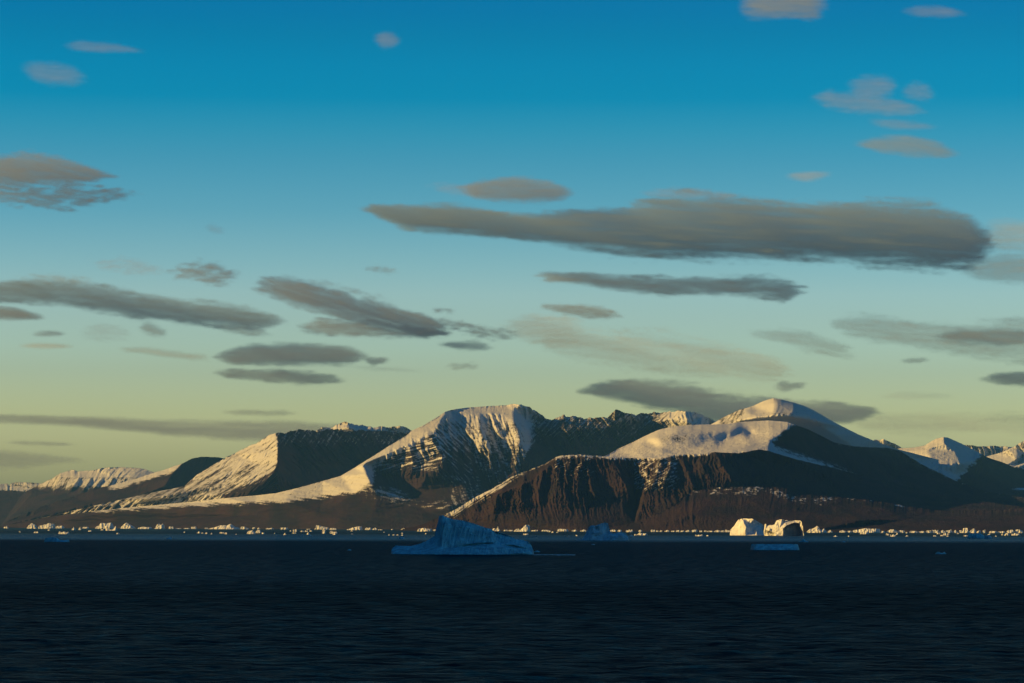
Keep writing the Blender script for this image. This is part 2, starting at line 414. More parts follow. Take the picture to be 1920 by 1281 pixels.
def B_snow(PX, PY, steep, H, g1, g2):
    s = snowline([(-60, 940), (150, 959), (200, 960), (300, 953), (420, 946), (480, 946), (530, 942), (605, 934), (665, 926), (700, 915), (730, 880), (760, 885), (800, 893), (840, 870), (900, 892),
                  (960, 890), (1000, 835), (1060, 860), (1350, 860)], 8, 0.10, 11, 0.98, 0.30, (85, 3.2), 0.0)(PX, PY, steep, H, g1, g2)
    st = fbm((PX - PY * 1.1) / 60, (PX * 0.7 + PY) / 5, 71, 4, 0.6)       # streaks down the right-hand walls
    wall = sstep(985, 1010, PX)
    s = s * (1 - wall) + wall * np.clip(0.30 + 0.5 * fbm((PX - PY) / 40, (PX + PY) / 4.0, 72, 4, .6) + 0.25 * sstep(810, 778, PY) - .3 * sstep(810, 850, PY) + .35 * sstep(1240, 1262, PX), 0, 1)
    # bare brown slopes with snowy ledges under the ridge
    leds = np.clip(0.5 + 1.2 * fbm(PX / 30, (PY + PX * 0.25) / 3.0, 73, 3), 0, 1)
    xr = pline([(773, 835), (812, 812), (832, 822), (857, 833), (885, 818), (920, 805)], PY, 1)
    brown = sstep(690, 712, PX) * (1 - sstep(-1, 3, PX - xr)) * sstep(0, 10, PY - pline([(690, 872), (730, 852), (772, 832), (805, 812), (830, 800)], PX))
    s = s * (1 - brown) + brown * (0.03 + 0.85 * leds * sstep(903, 868, PY))
    # shaded snow apron at the foot of the fan
    ap = np.exp(-(((PX - 730) / 60) ** 2) - (((PY - 922 - (PX - 700) * 0.18) / 16) ** 2))
    s = np.maximum(s, ap * (0.62 + 0.45 * fbm((PX) / 40, (PY - PX * 0.3) / 5, 74, 3)))
    ap2 = np.exp(-(((PX - 840) / 70) ** 2) - (((PY - 947) / 10) ** 2))
    s = np.maximum(s, ap2 * (0.45 + 0.7 * fbm(PX / 40, (PY + PX * 0.1) / 4, 75, 3)))
    pk = sstep(838, 850, PX) * (1 - sstep(975, 990, PX)) * sstep(778, 800, PY)
    st2 = fbm((PX - 0.35 * PY) / 5.0, PY / 34.0, 76, 4, 0.6)
    s = s * (1 - pk) + pk * np.clip(0.74 - 0.42 * sstep(800, 880, PY) + 0.55 * st2 + 0.25 * fbm(PX / 12, PY / 3.0, 77, 3), 0, 1)
    cq = sstep(0, 4, PX - xr) * (1 - sstep(872, 892, PX)) * sstep(780, 800, PY) * (1 - sstep(895, 915, PY))
    st3 = fbm((PX - PY * 1.0) / 4.5, (PX + PY) / 60.0, 78, 4, 0.6)
    s = s * (1 - cq) + cq * np.clip(0.64 - 0.42 * sstep(805, 870, PY) + 0.9 * st3, 0, 1)
    s = np.where((PY < 775) & (PX > 845) & (PX < 965), np.maximum(s, 0.95), s)
    return np.clip(s, 0, 1)
mB = massif('mountain', -60, 1400, B_base, B_crest, B_lines, B_ribs, B_snow, 11, 1.0,
            gully=(0.085, 15.0), lean=lambda x, y: np.where(x < 700, 0.9, np.where(x > 1000, -0.55, -0.15)), ledge=10.0, soft=2, lumps=4.0, crest_amp=lambda x: np.where(x < 962, 0.25, 2.0),
            calm=lambda x, y: np.where(x < 700, 0.12, 0.12 + 0.88 * sstep(10, 26, y - pline([(700, 855), (730, 836), (771, 808), (805, 791), (835, 772), (850, 740)], x))) * (1 - 0.93 * sstep(895, 922, y)))
tag(mB, 'central mountain with a ribbed snowy summit and a long white ridge falling left', kind='structure')

# ---- C: the left peak with one bright and one dark face
C_base = [(60, 31.2), (300, 29.4), (430, 28.8), (700, 28.3), (900, 28.2)]
C_crest = [(60, 975, 30.7), (120, 962, 30.6), (170, 950, 30.3), (225, 937, 30.2), (300, 921, 30.2), (345, 912, 30.2), (358, 900, 30.3), (370, 890, 30.3), (400, 872, 30.3), (425, 857, 30.3), (440, 850, 30.3), (460, 840, 30.2),
           (472, 834, 30.1), (480, 832, 30.0), (505, 815, 29.8), (517, 812, 29.7), (530, 811, 29.8), (540, 810, 29.9), (547, 807.5, 29.9), (565, 804.5, 30.05), (580, 807, 30.15), (600, 808, 30.3), (620, 804, 30.4),
           (635, 807, 30.5), (670, 808, 30.7), (705, 808, 30.9), (762, 812, 31.2), (850, 812, 31.6), (900, 812, 31.8)]
C_lines = [[(517, 813, 29.65), (521, 830, 29.25), (522, 850, 28.95), (520, 870, 28.75), (513, 886, 28.6), (498, 905, 28.45), (470, 922, 28.4)],
           [(440, 880, 29.6), (400, 900, 29.6), (350, 922, 29.5), (280, 935, 29.5)], [(430, 910, 29.2), (350, 932, 29.5), (250, 945, 29.9)],
           [(470, 850, 29.75), (480, 870, 29.3), (465, 893, 29.0)],
           [(560, 850, 29.7), (560, 890, 29.3), (560, 910, 29.0)], [(620, 840, 30.2), (620, 880, 29.9), (610, 905, 29.5)], [(700, 830, 30.8), (700, 860, 30.5)], [(780, 840, 31.2), (780, 870, 30.9)]]
def C_snow(PX, PY, steep, H, g1, g2):
    st = fbm((PX + PY * 1.6) / 9, (PX - PY * 1.6) / 90, 81, 4, 0.6)
    left = 0.62 + 0.5 * st + 0.2 * sstep(905, 850, PY)
    left = left - 0.75 * sstep(-8, 14, PY - pline([(60, 965), (170, 953), (250, 945), (350, 938), (430, 925), (480, 905), (520, 880)], PX)) * (PX > 420)
    right = 0.32 + 0.5 * fbm((PX + PY * 0.7) / 5, (PX - PY) / 60, 82, 4, 0.6) * sstep(880, 815, PY) - 0.4 * sstep(820, 870, PY)
    m = sstep(-2, 2, PX - pline([(812, 517), (830, 521), (870, 520), (886, 513), (905, 498), (925, 470)], PY, 1))
    return np.clip(left * (1 - m) + right * m, 0, 1)
mC = massif('mountain', 60, 900, C_base, C_crest, C_lines, [], C_snow, 23, 1.0, gully=(0.075, 15.0),
            lean=lambda x, y: np.where(x < 520, 1.5, -0.8), soft=1, crest_amp=lambda x: 0.4 + 1.8 * sstep(510, 530, x), lumps=3.0)
tag(mC, 'left mountain whose sunlit snowy face meets a dark one at a sharp edge', kind='structure')
C2_crest = [(560, 822, 32), (590, 812, 32), (600, 803, 32), (605, 800.5, 32), (620, 802, 32.2), (632, 796, 32.1), (640, 792.5, 32), (650, 791.5, 31.9), (655, 794, 32), (665, 796, 32.2), (680, 797, 32.4), (692, 801, 32.5), (705, 801, 32.4), (715, 799, 32.3), (725, 801, 32.4), (740, 801, 32.4), (750, 799, 32.3),
            (757, 801, 32.4), (771, 807, 32.6), (800, 815, 32.8), (850, 830, 33)]
m_ = massif('mountain', 560, 850, [(560, 31.2), (850, 31.2)], C2_crest, [[(632, 806, 31.8), (655, 806, 31.6), (668, 808, 31.9)]], [], snowline([(500, 850), (900, 850)], 10, 0.3, 33), 35, 1.0, gully=(0.05, 10), crest_amp=1.6)
tag(m_, 'small snowy crest rising behind the left mountain', kind='structure')

# ---- D: dark dome and its brown left slope
D_crest = [(-60, 992, 33), (0, 988, 33), (15, 977, 33.2), (50, 962, 33.3), (80, 950, 33.4), (95, 945, 33.5), (110, 939, 33.5), (137, 932, 33.6), (175, 917, 33.7), (207, 911, 33.7), (250, 899, 33.7), (287, 887, 33.7), (315, 879, 33.6),
           (342, 869, 33.5), (352, 864, 33.6), (360, 860, 33.7), (370, 858, 33.8), (387, 856, 34.0), (405, 857.5, 34.1), (420, 859.5, 34.2), (450, 866, 34.4), (520, 890, 34.6)]
D_lines = [[(342, 869, 33.5), (332, 880, 33.2), (318, 895, 32.95), (308, 912, 32.7)], [(380, 885, 33.9), (400, 900, 34.0)], [(350, 905, 33.5), (340, 920, 33.1)],
           [(215, 918, 33.4), (260, 908, 33.3), (300, 897, 33.1)], [(95, 957, 33.2), (170, 945, 32.9), (250, 935, 32.8)]]
def D_snow(PX, PY, steep, H, g1, g2):
    d = PY - pline([(a, b) for a, b, c in D_crest], PX)
    s = sstep(15, 5, d + 5 * fbm(PX / 20, PY / 5, 91, 3)) * sstep(190, 215, PX) * (1 - sstep(336, 348, PX + (PY - 869) * .9))
    return np.clip(s * 0.9 + 0.25 * sstep(.3, .8, fbm(PX / 30, (PY + PX * .3) / 4, 92, 3)) * (PX < 330), 0, 1)
m_ = massif('mountain', -60, 520, [(-60, 32.5), (520, 32)], D_crest, D_lines, [], D_snow, 41, 1.0, gully=(0.03, 22), lean=0.6, soft=1, crest_amp=0.5)
tag(m_, 'rounded dark dome above a bare brown slope at left', kind='structure')

# ---- E, F: the far snowy tablelands
E_crest = [(-160, 940, 40.8), (-60, 925, 40.61), (0, 921, 40.5), (20, 920, 40.37), (45, 923, 40.2), (60, 916, 40.1), (75, 908, 39.93), (100, 896, 39.65), (106, 892, 39.59), (114, 887, 39.55), (125, 884, 39.5), (135, 881, 39.45), (141, 882, 39.42), (146, 884, 39.39), (160, 882.5, 39.28), (175, 882, 39.16), (186, 879, 39.08), (196, 877, 39.0), (225, 876, 38.89), (262, 878, 38.75), (275, 881, 38.7), (284, 884, 38.66), (300, 888, 38.6), (360, 895, 38.4)]
E_lines = [[(112, 893, 39.25), (140, 893, 39.0), (170, 896, 38.75), (210, 895, 38.5), (250, 898, 38.2)], [(60, 925, 39.1), (100, 925, 38.7), (160, 920, 38.35), (220, 915, 38.0)]]
def E_snow(PX, PY, steep, H, g1, g2):
    s = sstep(926, 908, PY + 6 * fbm((PX + PY) / 12, PY / 12, 95, 3)) * (0.62 + 0.5 * (g2 - .5))
    s = np.where(PY < 895, np.maximum(s, .95 - .5 * sstep(120, 105, PX)), s)
    return np.clip(s, 0, 1)
m_ = massif('mountain', -160, 360, [(-160, 38.4), (0, 38.0), (360, 36.8)], E_crest, E_lines, [([(150, 894), (128, 925)], 140, 8, 8), ([(172, 896), (150, 925)], 140, 8, 8), ([(192, 896), (172, 920)], 120, 7, 7), ([(214, 895), (196, 915)], 120, 7, 7), ([(236, 897), (222, 912)], 100, 6, 6)],
            E_snow, 51, 1.0, gully=(0.055, 13), lean=0.9, soft=1, crest_amp=0.5, calm=lambda x, y: 0.12 + 0.88 * sstep(928, 912, y))
tag(m_, 'far flat-topped snowy mountain fading into blue haze at left', kind='structure')
F_crest = [(-200, 906, 46.4), (-60, 906, 46.02), (0, 908, 45.85), (14, 906.5, 45.82), (17, 911, 45.81), (19, 909, 45.8), (22, 906, 45.79), (30, 904.5, 45.77), (50, 904.5, 45.72), (75, 906, 45.65), (130, 908, 45.5)]
m_ = massif('mountain', -200, 130, [(-200, 44.6), (130, 44.6)], F_crest, [[(-200, 918, 46.1), (0, 918, 45.6), (75, 920, 45.35), (130, 920, 45.25)]], [], snowline([(-200, 921), (130, 921)], 4, 0.3, 7), 61, 1.0, gully=(0.012, 30), back=(1500, .3), crest_amp=0.4)
tag(m_, 'most distant pale snow plateau at the far left horizon', kind='structure')

# ---- G: the white dome
G_crest = [(1300, 812, 26.6), (1342, 791, 26.2), (1350, 786, 26), (1360, 781, 25.9), (1372, 775, 25.8), (1385, 769, 25.7), (1410, 762, 25.6), (1430, 752.5, 25.5), (1440, 749, 25.45), (1450, 746.5, 25.4), (1465, 749, 25.4), (1485, 754, 25.5), (1505, 760, 25.6), (1527, 770, 25.8), (1552, 785, 26.1),
           (1580, 800, 26.4), (1610, 815, 26.8), (1640, 827, 27.1), (1665, 836, 27.4), (1685, 843, 27.6), (1760, 862, 28.2)]
G_lines = [[(1345, 800, 25.3), (1385, 790, 24.9), (1420, 782, 24.7), (1450, 780, 24.6), (1480, 782, 24.6), (1510, 788, 24.95), (1540, 800, 25.45), (1565, 815, 26.0), (1600, 838, 26.7), (1680, 860, 27.7)],
           [(1455, 755, 25.0), (1490, 765, 24.95), (1520, 778, 25.1), (1545, 793, 25.3)], [(1380, 779, 25.2), (1400, 770, 25.15)]]
def G_snow(PX, PY, steep, H, g1, g2):
    s = 0.93 + 0.2 * fbm(PX / 5, PY / 4, 101, 3)
    rk = sstep(1345, 1350, PX) * (1 - sstep(1388, 1402, PX))
    s = s - rk * (0.25 + 0.6 * np.clip(fbm((PX + PY * .6) / 4, PY / 20, 102, 3), 0, 1))
    s = s - 0.5 * np.exp(-(((PX - 1462) / 28) ** 2) - ((PY - 777) / 4) ** 2) * (0.6 + fbm(PX / 4, PY / 3, 103, 3))
    return np.clip(s, 0, 1)
m_ = massif('mountain', 1300, 1760, [(1300, 23.6), (1440, 23.7), (1500, 24.0), (1560, 24.5), (1640, 25.5), (1760, 26.6)], G_crest, G_lines, [], G_snow, 71, 1.0,
            gully=(0.018, 11), lean=0.5, rough=1.0, soft=3, crest_amp=0.2, lumps=4.0)
tag(m_, 'smooth white dome, the highest summit, at right', kind='structure')

# ---- A2: snow hill on the plateau and the long dark right-hand ridge
A2_crest = [(1080, 859, 20.4), (1130, 856.5, 20.6), (1142, 852, 21.05), (1160, 841, 21.5), (1185, 830, 21.8), (1210, 817, 22.0), (1235, 806, 22.0), (1260, 800, 22.1), (1290, 797, 22.2), (1335, 796, 22.3), (1360, 795, 22.5), (1385, 792, 22.6), (1440, 788, 22.6), (1477, 791, 22.4), (1497, 799, 22.3),
            (1515, 805, 22.6), (1545, 820, 23.0), (1565, 830, 23.3), (1600, 837, 23.8), (1630, 839, 24.2), (1665, 840, 24.6), (1690, 847, 24.7), (1705, 856, 24.7), (1727, 870, 24.7), (1755, 884, 24.7), (1790, 901, 24.6), (1850, 922, 24.4), (1990, 945, 24.0), (2130, 955, 24.0)]
A2_lines = [
    [(1080, 862, 20.2), (1200, 864, 20.25), (1265, 858, 20.25), (1340, 852, 20.25), (1440, 850, 20.4), (1460, 854, 20.5), (1500, 868, 21.1), (1547, 880, 21.9)],
    [(1160, 845, 21.3), (1200, 841, 20.98), (1240, 841, 20.78), (1300, 842, 20.72), (1345, 842, 20.68), (1400, 838, 20.62), (1440, 836, 20.75)],
    [(1205, 823, 21.72), (1230, 820, 21.15), (1250, 820, 21.05), (1300, 820, 21.14), (1338, 822, 21.28), (1352, 824, 21.42), (1366, 827, 21.3), (1400, 822, 21.22), (1450, 818, 21.1), (1464, 814, 21.2)],
    [(1235, 810, 21.8), (1270, 806, 21.42), (1320, 806, 21.48), (1372, 805, 21.62), (1390, 810, 21.75), (1407, 817, 21.78), (1420, 811, 21.68), (1450, 808, 21.48), (1480, 802, 21.72)],
    [(1385, 794, 22.45), (1400, 803, 22.2), (1412, 812, 22.0)],
    [(1497, 800, 22.15), (1478, 806, 21.62), (1464, 814, 21.25), (1455, 830, 21.05), (1452, 846, 20.65)],
    [(1520, 830, 22.5), (1535, 860, 22.2)], [(1500, 850, 21.6)], [(1600, 870, 23.4), (1600, 930, 22.6)], [(1700, 885, 24.4), (1700, 940, 23.2)], [(1800, 930, 24.0), (1900, 960, 23.4)],
]
def A2_snow(PX, PY, steep, H, g1, g2):
    edge = pline([(795, 1497), (805, 1480), (815, 1466), (830, 1452), (845, 1470), (860, 1510), (872, 1548)], PY, 1)
    s = 1 - sstep(-14, 10, PX - edge + 10 * fbm(PX / 12, PY / 9, 111, 4, .6))
    s = s * (0.95 + 0.25 * fbm(PX / 4, PY / 3, 112, 3))
    s = s - 0.55 * np.exp(-(((PX - 1270) / 24) ** 2) - ((PY - 822) / 7) ** 2) * (0.7 + fbm(PX / 3, PY / 2.5, 113, 3))
    low = np.exp(-((PX - 1495 - (PY - 855) * 2.2) / 45) ** 2 - ((PY - 856 - (PX - 1495) * .28) / 11) ** 2)
    s = np.maximum(s, low * (0.72 + .4 * fbm(PX / 15, (PY - PX * .3) / 4, 114, 3)))
    d = PY - pline([(a, b) for a, b, c in A2_crest], PX)
    s = np.maximum(s, (PX > 1560) * 0.42 * sstep(8, 1, d) * (0.6 + fbm(PX / 5, PY / 12, 115, 3)))
    return np.clip(s, 0, 1)
m_ = massif('mountain', 1080, 2130, [(1080, 19.6), (1400, 19.8), (1550, 21), (1990, 22)], A2_crest, A2_lines,
            [([(1205, 835), (1238, 850)], 25, 12, 14), ([(1320, 838), (1324, 846)], 60, 16, 14), ([(1242, 842), (1242, 851)], 50, 14, 14)], A2_snow, 83, 1.0,
            gully=(0.022, 20), lean=-0.5, rough=1.2, soft=4, crest_amp=0.3, lumps=5.0)
tag(m_, 'gently rolling white hill on the plateau beside a long black ridge', kind='structure')

# ---- H: hills at the right edge
H_crest = [(1560, 870, 29.6), (1640, 850, 29.6), (1690, 840.5, 29.5), (1700, 840, 29.4), (1715, 839, 29.3), (1735, 835, 29.2), (1742, 830, 29.15), (1750, 825.5, 29.1), (1757, 822, 29.1), (1770, 819.5, 29.0), (1777, 820.5, 29.1), (1790, 826, 29.3), (1810, 835, 29.6), (1830, 846, 29.9), (1850, 857, 30.0), (1880, 867, 30.0), (1901, 876, 30.0),
           (1920, 881, 30.0), (1990, 897, 30.0)]
H_lines = [[(1690, 846, 29.2), (1737, 842, 28.8), (1742, 855, 28.5), (1757, 878, 28.1), (1775, 895, 27.9)], [(1770, 830, 28.75), (1790, 845, 28.75), (1820, 860, 28.95), (1840, 868, 29.1)],
           [(1758, 872, 28.2), (1800, 868, 28.3), (1840, 862, 28.9)], [(1790, 890, 28.25), (1830, 878, 28.9), (1860, 885, 29.2)], [(1790, 930, 27.8), (1900, 930, 28.6)]]
def H_snow(PX, PY, steep, H, g1, g2):
    d = (PX - 1790) - (901 - PY) * 1.05
    s = 1 - sstep(-8, 16, d + 8 * fbm(PX / 12, PY / 6, 121, 3))
    s = s * (.93 + .25 * fbm(PX / 4, PY / 3, 122, 3))
    s = np.maximum(s, np.exp(-((PX - 1925) / 32) ** 2 - ((PY - 917) / 2.6) ** 2))
    return np.clip(s, 0, 1)
m_ = massif('mountain', 1560, 2130, [(1560, 27.2), (1990, 27.2)], H_crest, H_lines, [], H_snow, 91, 1.0, gully=(0.025, 16), soft=2, crest_amp=0.25, lumps=4.0)
tag(m_, 'small rounded snowy hill right of the long black ridge', kind='structure')
m_ = massif('mountain', 1780, 2100, [(1780, 32), (2100, 32)], [(1780, 880, 34), (1830, 866, 34), (1851, 856, 34), (1865, 852, 34), (1880, 847, 33.9), (1902, 837, 33.8), (1920, 826.5, 33.7), (1950, 812, 33.6), (2000, 800, 33.8), (2100, 820, 34)],
            [[(1890, 846, 33.6), (1908, 850, 33.5), (1905, 862, 33.2), (1890, 872, 33.0)], [(1920, 850, 33.7), (1912, 868, 33.6)], [(1925, 868, 33.1), (1900, 876, 32.9)]], [], snowline([(1780, 885), (2100, 885)], 10, 0.35, 18), 97, 1.0, gully=(0.07, 13), soft=1, crest_amp=0.6)
tag(m_, 'steep snowy mountain cut off by the right edge of the view', kind='structure')
m_ = massif('mountain', 1560, 2100, [(1560, 35.5), (2100, 35.5)], [(1560, 850, 37), (1620, 840, 37), (1635, 828, 37), (1640, 824.5, 37), (1648, 825, 37), (1657, 823.5, 36.8), (1667, 828, 37), (1677, 832, 37), (1692, 840, 37.2), (1740, 842, 37.2), (1790, 836, 37), (1812, 834.5, 37), (1840, 837.5, 37), (1865, 835.5, 37), (1875, 837, 37), (1890, 838, 37), (1990, 838, 37), (2100, 850, 37)],
            [], [], snowline([(1560, 885), (2100, 885)], 10, 0.35, 19), 103, 1.0, gully=(0.09, 12), soft=1, crest_amp=0.7)
tag(m_, 'row of far low snowy summits behind the right-hand hills', kind='structure')

# ---- A: the cliff front of the plateau
A_base = [(740, 19.9), (1100, 19.3), (1400, 19.1), (1560, 19.3), (1990, 19.6)]
A_crest = [(740, 996, 19.95), (790, 984, 20.0), (832, 966, 20.0), (855, 955, 20.0), (892, 932, 20.05), (917, 919, 20.05), (940, 907, 20.1), (960, 893, 20.1), (990, 882, 20.15), (1022, 870, 20.15), (1042, 857, 20.15), (1055, 854, 20.15), (1090, 853, 20.15), (1135, 856, 20.2), (1172, 858, 20.2),
           (1197, 860, 20.25), (1222, 859, 20.2), (1265, 853, 20.15), (1310, 852, 20.15), (1340, 848, 20.15), (1385, 850, 20.25), (1422, 843, 20.3), (1440, 845, 20.35), (1460, 852, 20.45), (1500, 863, 20.8), (1547, 874, 21.2), (1620, 893, 21.6), (1700, 912, 21.7), (1800, 935, 21.6), (1990, 960, 21.2)]
A_lines = [[(860, 975, 19.85), (920, 965, 19.72), (1000, 960, 19.62), (1090, 958, 19.55), (1170, 955, 19.62), (1190, 950, 19.8), (1204, 950, 19.62), (1300, 952, 19.5), (1400, 950, 19.6), (1500, 955, 19.9), (1650, 960, 20.2)],
           [(1191, 866, 20.25), (1191, 883, 20.15), (1188, 905, 20.05), (1190, 930, 19.92), (1190, 980, 19.5)],
           [(1235, 862, 20.0), (1233, 885, 19.85), (1225, 905, 19.75), (1206, 925, 19.7), (1203, 950, 19.62)],
           [(1136, 860, 20.1), (1160, 890, 19.9), (1175, 910, 19.8), (1182, 930, 19.75)],
           [(1042, 862, 20.05), (1000, 900, 19.85), (940, 925, 19.8)], [(1095, 860, 20.05), (1095, 900, 19.8)],
           [(1265, 860, 20.1), (1280, 900, 19.85)], [(1342, 855, 20.05), (1370, 895, 19.85)], [(1440, 870, 20.35), (1440, 910, 20.15)], [(1560, 900, 21.0), (1560, 930, 20.6)], [(1700, 930, 21.2)]]
A_ribs = [([(1043, 862), (1045, 905), (1040, 960)], 75, 12, 14), ([(1071, 856), (1064, 880), (1058, 915), (1062, 960)], 70, 9, 13), ([(1095, 857), (1082, 885), (1079, 915), (1090, 950)], 70, 9, 13),
          ([(1101, 870), (1108, 905), (1118, 945)], 50, 8, 12), ([(1150, 866), (1174, 905), (1180, 940)], 70, 26, 10), ([(1258, 858), (1256, 880), (1245, 905), (1242, 925)], 65, 9, 10),
          ([(1278, 858), (1298, 910), (1302, 940)], 55, 12, 12), ([(1311, 860), (1325, 900)], 45, 11, 11), ([(1342, 850), (1367, 892), (1378, 915)], 60, 13, 13), ([(1385, 860), (1405, 900)], 35, 12, 12),
          ([(985, 890), (975, 920), (978, 960)], 60, 12, 14), ([(1018, 878), (1010, 915), (1012, 955)], 60, 12, 13), ([(945, 912), (930, 940), (925, 965)], 50, 13, 15), ([(905, 935), (890, 960)], 35, 12, 14),
          ([(1210, 866), (1197, 890)], 40, 6, 9), ([(1222, 866), (1204, 900)], 40, 6, 9)]
def A_snow(PX, PY, steep, H, g1, g2):
    cr_ = pline([(a, b) for a, b, c in A_crest], PX)
    d = PY - cr_
    rim = sstep(11, 1, d + 5 * (1 - g2) + 4 * fbm(PX / 5, PY / 14, 131, 3)) * sstep(1035, 1045, PX) * (1 - sstep(1330, 1350, PX)) * 0.95
    ridge = sstep(17, 0, d + 9 * fbm((PX - PY) / 60, (PY + PX * 0.62) / 3.2, 132, 4, .6)) * (1 - sstep(915, 1040, PX)) * 0.9 * sstep(815, 850, PX)
    ridge = np.maximum(ridge, (PX < 1045) * (PX > 850) * sstep(5, 1, d) * .55)
    st = fbm((PX - PY * 0.8) / 14, (PY + PX * 0.55) / 2.6, 133, 3, .6)
    ribs = sstep(1020, 1040, PX) * (1 - sstep(1108, 1125, PX)) * sstep(935, 880, PY) * np.clip(0.22 + 0.75 * st, 0, .85)
    ribs2 = sstep(-5, 5, PX - 1188) * (1 - sstep(1262, 1285, PX)) * sstep(938, 910, PY) * np.clip(0.40 + 0.6 * st, 0, .9)
    thin = 0.16 * np.clip(st, 0, 1) * sstep(930, 890, PY)
    return np.clip(np.maximum.reduce([rim, ridge, ribs, ribs2, thin]), 0, 1)
mA = massif('mountain', 740, 2130, A_base, A_crest, A_lines, A_ribs, A_snow, 111, 1.0, gully=(0.036, 11), lean=-0.12, soft=1, ledge=4.0, rough=2.0, crest_amp=0.6, back=(900, .2))
tag(mA, 'dark brown cliff front of the plateau, cut by gullies under a snowy rim', kind='structure')

# ---- A3: low foothills in front of the dark ridge, speckled with snow
A3_crest = [(1200, 980, 18.8), (1260, 950, 19.0), (1285, 928, 19.2), (1300, 921, 19.3), (1350, 914, 19.35), (1400, 912, 19.4), (1440, 914, 19.45), (1460, 912, 19.5), (1500, 926, 19.5), (1560, 931, 19.6), (1620, 937, 19.7), (1660, 942, 19.8), (1700, 950, 19.9), (1760, 957, 20.0), (1850, 958, 20.0), (1990, 950, 20.0)]
A3_lines = [[(1300, 935, 19.1), (1400, 932, 19.1), (1480, 940, 19.1), (1560, 950, 19.15), (1660, 955, 19.3)], [(1300, 965, 18.7), (1450, 962, 18.7), (1600, 968, 18.75), (1700, 975, 18.9)],
            [(1560, 962, 18.95), (1620, 975, 18.6)], [(1760, 970, 19.3), (1800, 975, 19.0), (1880, 968, 19.4)]]
def A3_snow(PX, PY, steep, H, g1, g2):
    c0 = pline([(1280, 924), (1350, 920), (1450, 921), (1520, 938), (1600, 939), (1660, 944), (1720, 954)], PX)
    w = pline([(1280, 6), (1350, 10), (1450, 14), (1520, 12), (1600, 9), (1660, 6), (1720, 3)], PX) * (1 + 0.5 * fbm(PX / 30, PX * 0, 144, 2))
    b = np.exp(-((PY - c0) / w) ** 2) * sstep(1275, 1295, PX) * (1 - sstep(1690, 1740, PX))
    sp = fbm(PX / 7.0, (PY - 0.1 * PX) / 3.6, 141, 5, .7); big = fbm(PX / 46, PY / 14, 143, 3)
    s = b * sstep(-0.35, 0.25, big) * (0.50 + 0.95 * sp)
    s = np.maximum(s, .30 * sstep(.25, .7, fbm(PX / 30, (PY - PX * .12) / 4, 142, 4)) * sstep(1640, 1700, PX))
    return np.clip(s, 0, 1)
m_ = massif('mountain', 1200, 2130, [(1200, 18.6), (1500, 18.2), (1990, 18.2)], A3_crest, A3_lines, [], A3_snow, 121, 1.0, gully=(0.035, 13), rough=2.5, soft=2, back=(500, .1), crest_amp=1.0)
tag(m_, 'low brown foothills speckled with snow in front of the black ridge', kind='structure')

# ---- headland unseen at left, added and shaped to shade the near sea
def shadow_headland():
    ys = np.linspace(-6500, 9700, 170); xs = np.linspace(-7000, -1850, 90)
    XX, YY_ = np.meshgrid(xs, ys)
    cx = -3850 + 150 * np.sin(YY_ / 1900.0)
    top = 1830 * sstep(9250, 8450, YY_) * sstep(-6500, -4800, YY_) * (1 + 0.03 * gnoise(YY_ / 1400, YY_ * 0, 4))
    prof = np.clip(1 - np.abs(XX - cx) / np.where(XX > cx, 1850.0, 2900.0), 0, 1)
    Z = top * prof ** 0.9 + fbm(XX / 900, YY_ / 900, 5, 5) * 90 * prof - 12
    s = sstep(250, 500, Z + 80 * gnoise(XX / 200, YY_ / 200, 8))
    r, c = Z.shape; idx = np.arange(r * c).reshape(r, c)
    Fq = np.stack([idx[:-1, :-1], idx[:-1, 1:], idx[1:, 1:], idx[1:, :-1]], -1).reshape(-1, 4)
    o = link_mesh('shadow_headland', np.stack([XX, YY_, Z], -1).reshape(-1, 3), Fq, M_ROCK, attrs={'snow': s.reshape(-1)})
    recenter(o, (-4500, 1500, 0))
    tag(o, kind='structure')
shadow_headland()

